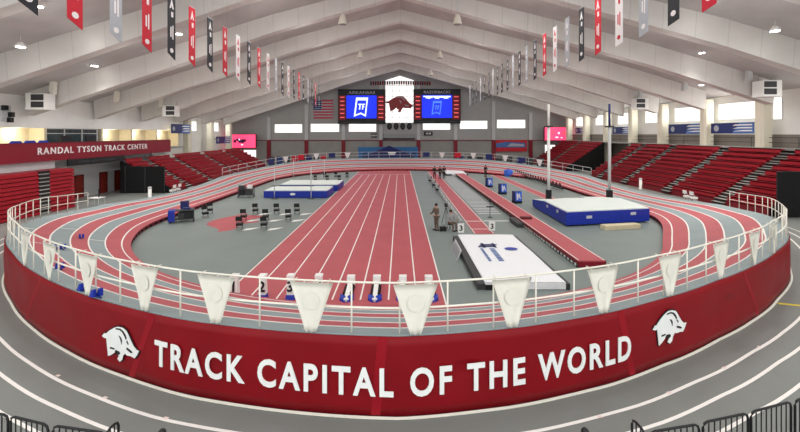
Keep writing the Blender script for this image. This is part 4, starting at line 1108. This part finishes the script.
# pink video boards
def pink(lb, a, b, art):
    YS = YB-1.5; x0, _, z1 = atY(a[0], a[1], YS); x1, _, z0 = atY(b[0], b[1], YS); w = (x1-x0)/2; h = z1-z0
    t = thing('video_board', lb, 'video screen', ((x0+x1)/2,YS,z0))
    MB().box(-w,w,0,.4,0,h).build('cabinet', M['maroon'], t)
    s = MB().box(-w+.12,w-.12,-.05,0,.12,h-.12).build('screen', M['scrpink'], t)
    MB().box(-.4,.4,.4,1.5,.8,h-.8).build('mount', M['dark'], t)
    for mt, pls in art:
        mb = MB()
        for pl in pls: mb.prism([(-w+2*w*u, h*v) for u,v in pl], lambda u,v,d:(u,-.055-d,v), 0, .02)
        mb.build('picture_figures', M[mt], s)
def blob(u, v, r, q=1.4): return [(u+r*cos(k*pi/5)*.6, v+r*q*sin(k*pi/5)) for k in range(10)]
pink('bright pink video board with dark running figures at the back left corner', (228.3,134), (256,148.3), [('scrdark',[blob(.24,.5,.09),blob(.33,.6,.07),blob(.42,.5,.1),blob(.52,.5,.11),blob(.6,.55,.08)]),('scrlight',[blob(.4,.6,.05),blob(.5,.25,.07,.6)])])
pink('bright pink video board with pale figures at the back right corner', (544.3,126.8), (572,140.8), [('scrred',[blob(.3,.6,.07),blob(.72,.55,.08)]),('scrlight',[blob(.45,.25,.1,.5),blob(.52,.55,.06),blob(.62,.22,.06,.6)])])
# flag
x0, _, z1 = atY(313.5,100,YB-.15); x1, _, z0 = atY(333,118.5,YB-.15)
t = thing('wall_flag', 'striped flag with blue canton hanging on the far wall', 'flag', ((x0+x1)/2,YB-.15,z0)); w = (x1-x0)/2; h = z1-z0
for k in range(13):
    MB().box(-w,w,-.03,.03,h*k/13,h*(k+1)/13).build('stripe', M['redp'] if k % 2 == 0 else M['bgrey'], t)
c = MB().box(-w,-w*.15,-.045,.035,h*6/13,h).build('canton', M['navy'], t)
mb = MB()
for r in range(5):
    for q in range(5): u = -w+.28+q*.36; v = h*6/13+.25+r*.44; mb.box(u,u+.14,-.06,-.045,v,v+.14)
mb.build('stars', M['white'], c)
MB().tube([(-w-.1,0,h),(w+.1,0,h)], .04, 6).build('pole', M['dark'], t)
# small title flags strung above the scoreboards
for i in range(26):
    px = 371+i*2.35
    if 400 > px > 385 and False: continue
    x, y, z = atY(px, 80.6+.9*abs((px-400)/30), YB-1.6)
    mb = MB(); mb.prism([(-.2,0),(.2,0),(.2,-.75),(0,-.95),(-.2,-.75)], lambda u,v,d:(u,d,v), 0, .02)
    tag(mb.build('string_flag', M['maroon'] if i % 2 else M['dark'], None, (x,y,z)), 'tiny dark flag strung under the far gable, in the row above the scoreboards', 'flag', 'tiny flags under the far gable')
for r in range(4):
    x, y, z = atY(331.3, 100.5+r*4.3, YB-1.4)
    
# blue backdrop, tent, red banner beyond the far rail
x0, y0, z1 = atY(358,147,84); x1, _, _ = atY(418,147,84)
t = thing('backdrop_board', 'wide blue printed backdrop behind the canopy tent at the far wall', 'backdrop', ((x0+x1)/2,84,0)); w = (x1-x0)/2
MB().box(-w,w,-.04,.04,.3,z1).build('panel', M['teal'], t)
for k in (-1,1): MB().box(k*(w-.2)-.05,k*(w-.2)+.05,-.3,.3,0,.06).build('foot', M['dark'], t); 
for k in (-1,1): MB().tube([(k*(w-.2),.06,0),(k*(w-.2),.06,z1)], .05, 6).build('post', M['dark'], t)
mb = MB()
for k in range(7): mb.prism([(-w+.5+k*1.7,.8),(-w+1.4+k*1.7,.8),(-w+2.1+k*1.7,2.6),(-w+1.2+k*1.7,2.6)], lambda u,v,d:(u,-.045-d,v), 0, .01)
mb.build('printed_rays', M['tealdark'], t)
xa, _, zp = atY(389,145.6,80.5); xb_, _, ze = atY(363.5,157,80.5); xc, _, _ = atY(414.5,157,80.5)
w = (xc-xb_)/2; t = thing('canopy_tent', 'dark blue pyramid canopy tent beyond the far bend', 'tent', (xa,80.5,0)); ze = 1.95
mb = MB(); mb.add([(-w,-w*.5,ze),(w,-w*.5,ze),(w,w*.5,ze),(-w,w*.5,ze),(0,0,zp),(-w,-w*.5,ze-.35),(w,-w*.5,ze-.35),(w,w*.5,ze-.35),(-w,w*.5,ze-.35)], [(0,1,4),(1,2,4),(2,3,4),(3,0,4),(5,6,1,0),(6,7,2,1),(7,8,3,2),(8,5,0,3)])
mb.build('canopy', M['tent'], t)
for sx in (-1,1):
    for sy in (-1,1): MB().tube([(sx*(w-.1),sy*(w*.5-.1),0),(sx*(w-.1),sy*(w*.5-.1),ze-.1)], .04, 6).build('leg', M['white'], t)
mb = MB()
for r, (ww, o_) in enumerate(((1.3,.1),(1.0,.2))):
    v0 = .30+r*-.14
    mb.add([(o_-ww*.2,-w*.5*(1-v0)-.02,ze+(zp-ze)*v0+.02),(o_+ww,-w*.5*(1-v0)-.02,ze+(zp-ze)*v0+.02),(o_+ww,-w*.5*(1-v0-.1)-.02,ze+(zp-ze)*(v0+.1)+.02),(o_-ww*.2,-w*.5*(1-v0-.1)-.02,ze+(zp-ze)*(v0+.1)+.02)],[(0,1,2,3)])
mb.build('roof_lettering', M['white'], t)
x0, _, z1 = atY(496,140,YB-.4); x1, _, z0 = atY(527,151.5,YB-.4)
t = thing('wall_banner', 'red and blue printed banner on the far wall at right', 'banner', ((x0+x1)/2,YB-.4,z0)); w = (x1-x0)/2; h = z1-z0
MB().box(-w,w,0,.06,0,h).build('sheet', M['redp'], t)
mb = MB(); mb.prism([(-w,h*.35),(w*.9,h*.35),(w*.9,h*.75),(-w*.4,h*.85),(-w,h*.7)], lambda u,v,d:(u,-d,v), 0, .02); mb.build('blue_band', M['midblue'], t)
mb = MB(); mb.prism([(-w*.3,h*.45),(w*.8,h*.45),(w*.8,h*.62),(0,h*.72)], lambda u,v,d:(u,-.02-d,v), 0, .02); mb.build('pale_band', M['bgrey'], t)
for k in (-1,1): MB().box(k*w*.8-.05,k*w*.8+.05,.06,.4,h-.4,h-.3).build('bracket', M['dark'], t)
for k in range(8):
    x = -25.5+k*1.35
    t = thing('sponsor_board', 'dark upright board beyond the far left bend, %s from the left' % ordn(k), 'board', (x,79.6+k*.6,0), .25, 'boards beyond the far left bend')
    MB().box(-.55,.55,-.03,.03,.1,1.9).build('panel', M[['dark','navy','dark','bred'][k % 4]], t); MB().box(-.5,.5,-.25,.25,0,.1).build('foot', M['black'], t)
for k in range(9):
    x = 12.5+k*1.7
    t = thing('sponsor_board', 'dark upright board beyond the far right bend, %s from the left' % ordn(k), 'board', (x,81.5-k*.9,0), -.3, 'boards beyond the far right bend')
    MB().box(-.6,.6,-.03,.03,.1,2.0).build('panel', M[['navy','dark','dark'][k % 3]], t); MB().box(-.5,.5,-.25,.25,0,.1).build('foot', M['black'], t)

# ------------------------------------------------------------------ left balcony block
struct(MB().box(-38.5,-30,12,52,4.15,4.42).box(-38.5,-35.5,52,66,4.15,4.42).build('trim_%d' % tn, M['lowwall']), 'balcony floor slab on the left', 'slab'); tn += 1
struct(MB().box(-38.5,-36.5,65.8,66,4.42,7.0).build('trim_%d' % tn, M['beige']), 'end wall of the balcony rooms', 'wall'); tn += 1
t = thing('balcony_fascia', 'maroon balcony front lettered RANDAL TYSON TRACK CENTER', 'fascia', (-30,12,0))
MB().box(-.05,.1,0,40,4.1,5.62).build('panel', M['maroon'], t)
MB().box(-.1,.12,0,40,5.62,5.68).build('cap', M['riser'], t)
for q_ in text_mb('RANDAL TYSON TRACK CENTER', .58, 14.3, .012, .05, lambda u,v,d:(.1+d, 28.15+u, 4.68+v), spacing=1.25, words=True): q_.build('word', M['bwhite'], t)
MB().box(-.05,.1,40,40.15,4.1,5.6).build('end_cap', M['maroon'], t)
t = thing('hanging_sign', 'long black sign hanging under the maroon balcony front', 'sign', (-29.86,35.9,3.5))
MB().box(-.06,.06,0,7.4,0,.6).build('panel', M['black'], t)
for yy in (.3,7.1): MB().box(-.03,.03,yy-.03,yy+.03,.6,.75).build('hanger', M['dark'], t)
mb = MB()
for k in range(22):
    if k in (6,12,14): continue
    mb.box(.06,.075,1.2+k*.22,1.2+k*.22+.15,.22,.4)
mb.build('text_row', M['dark'], t)
struct(MB().box(-30.6,-30.2,12,35,0,4.15).build('wall_left_lower', M['lgrey']), 'pale wall behind the folded bleacher', 'wall')
struct(MB().box(-32.7,-32.3,35,52,0,4.15).build('wall_left_recess', M['lgrey']), 'pale recessed wall with rust red doors', 'wall')
struct(MB().box(-32.3,-30.6,34.9,35.2,0,4.15).build('wall_left_return', M['lgrey']), 'short return wall beside the folded bleacher', 'wall')
struct(MB().box(-38.5,-32.0,51.7,52,0,4.15).build('wall_left_end', M['lgrey']), 'end wall below the balcony', 'wall')
for i, y in enumerate((40.2,43.5,45.8)):
    d = struct(empty('door_%d' % (i+1), (-32.3,y,0)), 'rust red door in the recessed wall under the balcony, %s from the near end' % ordn(i), 'door')
    MB().box(0,.06,-.48,.48,0,2.2).build('leaf', M['door'], d)
    mb = MB(); mb.box(0,.1,-.56,-.48,0,2.28); mb.box(0,.1,.48,.56,0,2.28); mb.box(0,.1,-.56,.56,2.2,2.28); mb.build('door_frame', M['riser'], d)
    MB().cbox(.1,.36,1.05,.06,.12,.03).build('door_handle', M['steel'], d)
# rooms on the balcony
struct(MB().box(-36.9,-36.5,12,66,7.15,10.6).build('wall_left_upper', M['wallwhite']), 'white bulkhead above the balcony rooms', 'wall')
struct(MB().box(-38.5,-36.5,12,66,7.0,7.15).build('trim_%d' % tn, M['wallwhite']), 'soffit over the balcony rooms', 'soffit'); tn += 1
struct(MB().box(-38.3,-38.1,12,66,4.42,7.0).build('wall_balcony_back', M['beige']), 'beige lit back wall of the balcony rooms', 'wall')
for i, y in enumerate((35.9,41.2,49.0,54.4,60.0)):
    struct(MB().box(-38.1,-36.5,y-.15,y+.15,4.42,7.0).build('trim_%d' % tn, M['beige']), 'partition between balcony rooms, %s from the near end' % ordn(i), 'partition'); tn += 1
f = struct(empty('window_%d' % wn, (-36.7,44.9,4.42)), 'glazed office front on the balcony', 'window'); wn += 1
MB().box(-.03,.0,-3.5,3.5,.1,2.5).build('pane', M['glass'], f)
mb = MB()
for y in (-3.5,-1.2,1.2,3.5): mb.box(0,.08,y-.06,y+.06,0,2.6)
mb.box(0,.08,-3.5,3.5,2.0,2.08); mb.box(0,.08,-3.5,3.5,2.5,2.6); mb.box(0,.08,-3.5,3.5,0,.1)
mb.build('window_frame', M['lgrey'], f)
mb = MB()
for k in range(9): mb.box(0.01,.05,-3.3+k*.75,-2.8+k*.75,2.12,2.45)
mb.build('transom_blinds', M['dark'], f)
for i, y in enumerate((42.6,46.0)):
    t = thing('desk_monitor', 'dark monitor on the balcony before the office glass, %s one' % ('nearer' if i == 0 else 'farther'), 'monitor', (-35.6,y,4.42))
    MB().box(-.05,.05,-.7,.7,1.0,1.8).build('screen', M['black'], t); MB().box(-.04,.04,-.06,.06,0,1.0).build('stand', M['dark'], t); MB().box(-.2,.2,-.3,.3,0,.04).build('base', M['dark'], t)
t = struct(empty('door_4', (-38.1,34.4,4.42)), 'orange red door at the near end of the balcony', 'door')
MB().box(0,.06,-.5,.5,0,2.2).build('leaf', M['orange'], t); MB().cbox(.1,.36,1.05,.06,.12,.03).build('door_handle', M['steel'], t)
for i in range(3):
    t = thing('lounge_chair', 'blue chair back showing above the balcony front, %s from the near end' % ordn(i), 'chair', (-31.4,32.3+i*1.25,4.42), -pi/2, 'blue balcony chairs')
    MB().box(-.45,.45,-.4,.4,.25,.5).build('seat', M['blue'], t)
    mb = MB(); mb.prism([(-.5,.4),(.5,.4),(.5,1.25),(.35,1.42),(-.35,1.42),(-.5,1.25)], lambda u,v,d:(u,d,v), .3, .45); mb.build('backrest', M['blue'], t)
    for sx in (-1,1):
        for sy in (-1,1): MB().box(sx*.38-.03,sx*.38+.03,sy*.33-.03,sy*.33+.03,0,.25).build('leg', M['dark'], t)
t = thing('side_speaker', 'black speaker cluster on the upper left wall', 'speaker', (-36.4,37.2,7.9))
for k, (yy, zz) in enumerate(((-.6,.9),(0,.3),(-.1,-.2))): MB().cbox(.25,yy,zz,.35,.35,.45).build('cabinet', M['black'], t)
MB().box(-.1,.1,-.7,.1,-.3,1.1).build('bracket', M['lgrey'], t)

# ------------------------------------------------------------------ hanging banners
LB = 'bblack bred bgrey bred bblack bred bblack bred bwhite bblack bred bwhite bgrey bblack bwhite bblack bred bblack bgrey bblack bred bblack bwhite bblack bred bgrey'.split()
LO = [372,325,284,253,228.5,208,190,175,162,151,141,132,124,117.5,111.5,106,101,96.5,92,88,84.5,81,77.8,75,72.5,70]
RB = 'bred bblack bgrey bwhite bred bblack bgrey bwhite bred bblack bgrey bblack bgrey bblack bblack bblack bgrey bblack bblack bgrey bblack bblack bgrey'.split()
RO = [309,273.5,243.5,219,198,181.5,167,155,144.5,135,126.5,119.5,113,107.5,102,97.5,93,89,84.5,80.5,76.5,73,70]
cn = {'bblack':'black','bred':'red','bgrey':'grey','bwhite':'white'}
DK = {'bblack':'bwhite','bred':'bwhite','bgrey':'bwhite','bwhite':'bred'}
proto = {}
def hang(i, key, x, y, z0, side):
    lb = '%s vertical banner hanging in the %s roof row, %s from the front' % (cn[key], side, ordn(i))
    sgn = 1 if side == 'left' else -1
    if (key, side) in proto:
        t = copy_tree(proto[(key, side)]); t.location = (x,y,z0)
    else:
        t = empty('hanging_banner', (x,y,z0)); proto[(key, side)] = t
        w = .36; h = 3.5
        def fn(u, v, d): return (sgn*d, sgn*u, v)     # u runs left to right as seen from the middle of the hall
        cut = .34 if side == 'left' else .34
        poly = [(-w,cut*.0+.3),(w,0),(w,h),(-w,h)] if side == 'left' else [(-w,0),(w,.14),(w,h),(-w,h)]
        mb = MB(); mb.prism(poly, fn, -.012, .012); mb.build('cloth', M[key], t)
        mk = MB()
        for sd in (1,-1):
            for pl in ([(-.2,2.75),(0,3.3),(.2,2.75),(.08,2.75),(.0,2.95),(-.08,2.75)], [(-.05,2.3),(.14,2.3),(.14,2.58),(-.05,2.58)], [(-.13,1.2),(-.02,1.2),(-.02,1.75),(-.13,1.75)], [(.06,1.1),(.16,1.1),(.16,1.85),(.06,1.85)],
                       [(.17*cos(k*pi/4),.48+.13*sin(k*pi/4)) for k in range(8)]):
                mk.prism(pl, fn, sd*.0125, sd*.017)
        mk.build('print', M[DK[key]], t)
        MB().tube([(0,-w-.05,h),(0,w+.05,h)], .025, 6).build('rod', M['lgrey'], t)
        for q in (-w, w): MB().tube([(0,q,h),(0,q,h+3.2)], .006, 4).build('wire', M['grey'], t)
    tag(t, lb, 'hanging banner', 'hanging banners in the %s row' % side)
for i, (k_, o_) in enumerate(list(zip(LB, LO))[:22]): hang(i, k_, -12.4, 400*12.4/o_, 10.45, 'left')
for i, (k_, o_) in enumerate(list(zip(RB, RO))): hang(i, k_, 12.0, 400*12.0/o_, 11.22, 'right')

# ------------------------------------------------------------------ ceiling fixtures
def bell(lb, x, y, z, ztop):
    t = thing('ceiling_speaker', lb, 'ceiling speaker', (x,y,z), 0, 'white bell speakers under the ridge')
    MB().lathe([(.42,-.48),(.42,-.42),(.31,.1),(.2,.45),(.12,.5)], n=14).build('bell', M['ivory'], t, smooth=True)
    MB().tube([(0,0,.5),(0,0,ztop-z)], .03, 6).build('hanger', M['lgrey'], t)
    MB().lathe([(.37,-.51),(.37,-.48)], n=14).build('grille', M['grey'], t)
for i, y in enumerate((38.0,54.8,71.0)):
    for s_ in (-1,1):
        bell('white bell speaker hung %s of the ridge, %s from the front' % ('left' if s_ < 0 else 'right', ordn(i)), s_*5.45, y, 17.3, zb(5.45)+.3 if i else zb(5.45)+1.3)
for s_ in (-1,1):
    for i, y in enumerate((37.9,46.4,55.0)):
        z = 10.75 if s_ < 0 else 12.1; x = s_*33.0 if s_ > 0 else -32.9
        t = thing('beam_speaker', 'pale box speaker on the %s end of the roof beams, %s from the front' % ('left' if s_ < 0 else 'right', ordn(i)), 'speaker', (x,y,z), 0, 'pale speakers on the beam ends')
        mb = MB(); mb.prism([(-.2,-.7),(.22,-.6),(.3,.6),(-.14,.7)], lambda u,v,d:(u*1.0,d,v), -.2, .2); mb.build('case', M['ivory'] if s_ < 0 else M['lgrey'], t)
        MB().tube([(0,.25,.2),(0,.62,.3)], .05, 6).build('bracket', M['grey'], t)
lights = []; LAMP_DOWN = 205; CEIL_FILL = 155
def lamp(lb, x, y, z, down, fill, spread=140):
    t = thing('high_bay_lamp', lb, 'lamp', (x,y,z), 0, 'round lamps under the roof')
    MB().lathe([(.3,.0),(.32,.12),(.16,.3),(.1,.36)], n=14).build('housing', M['white'], t, smooth=True)
    MB().lathe([(.27,-.03),(.27,.0)], n=14).build('lens', M['lamp'], t)
    MB().tube([(0,0,.34),(0,0,max(.45, zr(x)-z))], .04, 6).build('stem', M['lgrey'], t)
    li = bpy.data.lights.new('lamp_light', 'AREA'); li.shape = 'DISK'; li.size = .55; li.energy = down; li.color = (1,.985,.95); li.spread = radians(spread)
    lo = bpy.data.objects.new('lamp_light', li); COL.objects.link(lo); lo.location = (x,y,z-.05)
    if fill:
        li = bpy.data.lights.new('ceiling_fill', 'POINT'); li.energy = fill; li.shadow_soft_size = .8; li.color = (1,.985,.95)  # added fill with no fixture of its own, brightens the ceiling
        lo = bpy.data.objects.new('ceiling_fill', li); COL.objects.link(lo); lo.location = (x,y,z-1.9)
for b in range(-1, 9):
    y = 4.6+8.6*b+1.5
    for s_ in (-1,1):
        for c_, x in enumerate((9.5,22.0,30.5)):  # unseen lamps behind beams; outer column and nearest bays added for brightness
            lamp('unseen round lamp on the %s roof slope, %s from the ridge, %s bay from camera' % ('left' if s_ < 0 else 'right', ordn(c_), ordn(b+1)), s_*x, y+1.0, zr(x*s_)-.62, LAMP_DOWN*(.5 if c_ == 2 else 1), CEIL_FILL*(.55 if c_ == 2 else 1))
for px, py, y, lb in ((20.5,47,28,'bright lit round lamp near the upper left picture edge'),(94.5,66,37,'lit round lamp over the left balcony'),(179,34,36,'lit round lamp behind the black left banner'),(205,24,37,'lit round lamp between the left banners, higher up'),(85,20,29,'lit round lamp beside the first red left banner'),(266,2.5,36,'lit round lamp near the top edge, left of the ridge'),(775,31,28,'bright lit round lamp near the upper right picture edge'),(702.5,53,37,'lit round lamp over the right seating'),(710,4,28,'lit round lamp at the top edge beside the red right banner'),(702,85,44,'small lit round lamp low over the right seating')):
    p = atY(px, py, y); lamp(lb, p[0], y, p[2], LAMP_DOWN*.4, CEIL_FILL*.12, 90)
# unit heaters near the column heads
def heater(lb, x, y, z):
    t = thing('unit_heater', lb, 'unit heater', (x,y,z))
    MB().box(-.85,.85,-.6,.6,0,1.4).build('case', M['wallwhite'], t)
    for k in (0,1):
        MB().box(-.8 if x > 0 else -.35,.35 if x > 0 else .8,-.63,-.6,.1+k*.66,.64+k*.66).build('louvre', M['dark'], t)
    MB().box(-.9,.9,-.65,.65,-.08,0).build('tray', M['white'], t)
    for sx in (-.8,.8): MB().tube([(sx,0,1.4),(sx,0,max(1.6,zb(x+sx)+.9-z))], .03, 6).build('hanger', M['grey'], t)
heater('white unit heater with dark louvres at the right, nearest one', 34.3, 37.4, 9.95)
heater('white unit heater with dark louvres at the right, farther one', 33.1, 55.2, 9.9)
heater('white unit heater with dark louvres at the left, nearest one', -33.6, 37.4, 8.75)
heater('white unit heater with dark louvres at the left, farther one', -31.6, 55.2, 8.9)

# ------------------------------------------------------------------ light
WINE = 170
w_ = bpy.data.worlds.new('world'); S.world = w_; w_.use_nodes = True
w_.node_tree.nodes['Background'].inputs['Color'].default_value = (.95,.98,1,1)
w_.node_tree.nodes['Background'].inputs['Strength'].default_value = 1.7
def window_light(x, y, z, sx, sz, rot, e):
    li = bpy.data.lights.new('window_daylight', 'AREA'); li.shape = 'RECTANGLE'; li.size = sx; li.size_y = sz; li.energy = e; li.color = (1,.99,.96)
    lo = bpy.data.objects.new('window_daylight', li); COL.objects.link(lo); lo.location = (x,y,z); lo.rotation_euler = rot
for y0, y1 in RW: window_light(37.9,(y0+y1)/2,9.0,y1-y0,1.7,(pi/2,0,pi/2),WINE)
for y0, y1 in LW_: window_light(-38.3,(y0+y1)/2,7.8,y1-y0,1.6,(pi/2,0,-pi/2),WINE)
for x in (-25,-16.5,-8,8,16.5,25): window_light(x,YB-.3,8.0,6,1.7,(-pi/2,0,0),WINE*.7)
for y in (33,39,51.5,57,63):
    li = bpy.data.lights.new('room_light', 'POINT'); li.energy = 130; li.shadow_soft_size = .2; li.color = (1,.86,.62)
    lo = bpy.data.objects.new('room_light', li); COL.objects.link(lo); lo.location = (-37.3,y,6.5)
S.view_settings.view_transform = 'Standard'; S.view_settings.look = 'None'
S.view_settings.exposure = 0.08; S.view_settings.gamma = 1.0
S.view_settings.use_curve_mapping = False
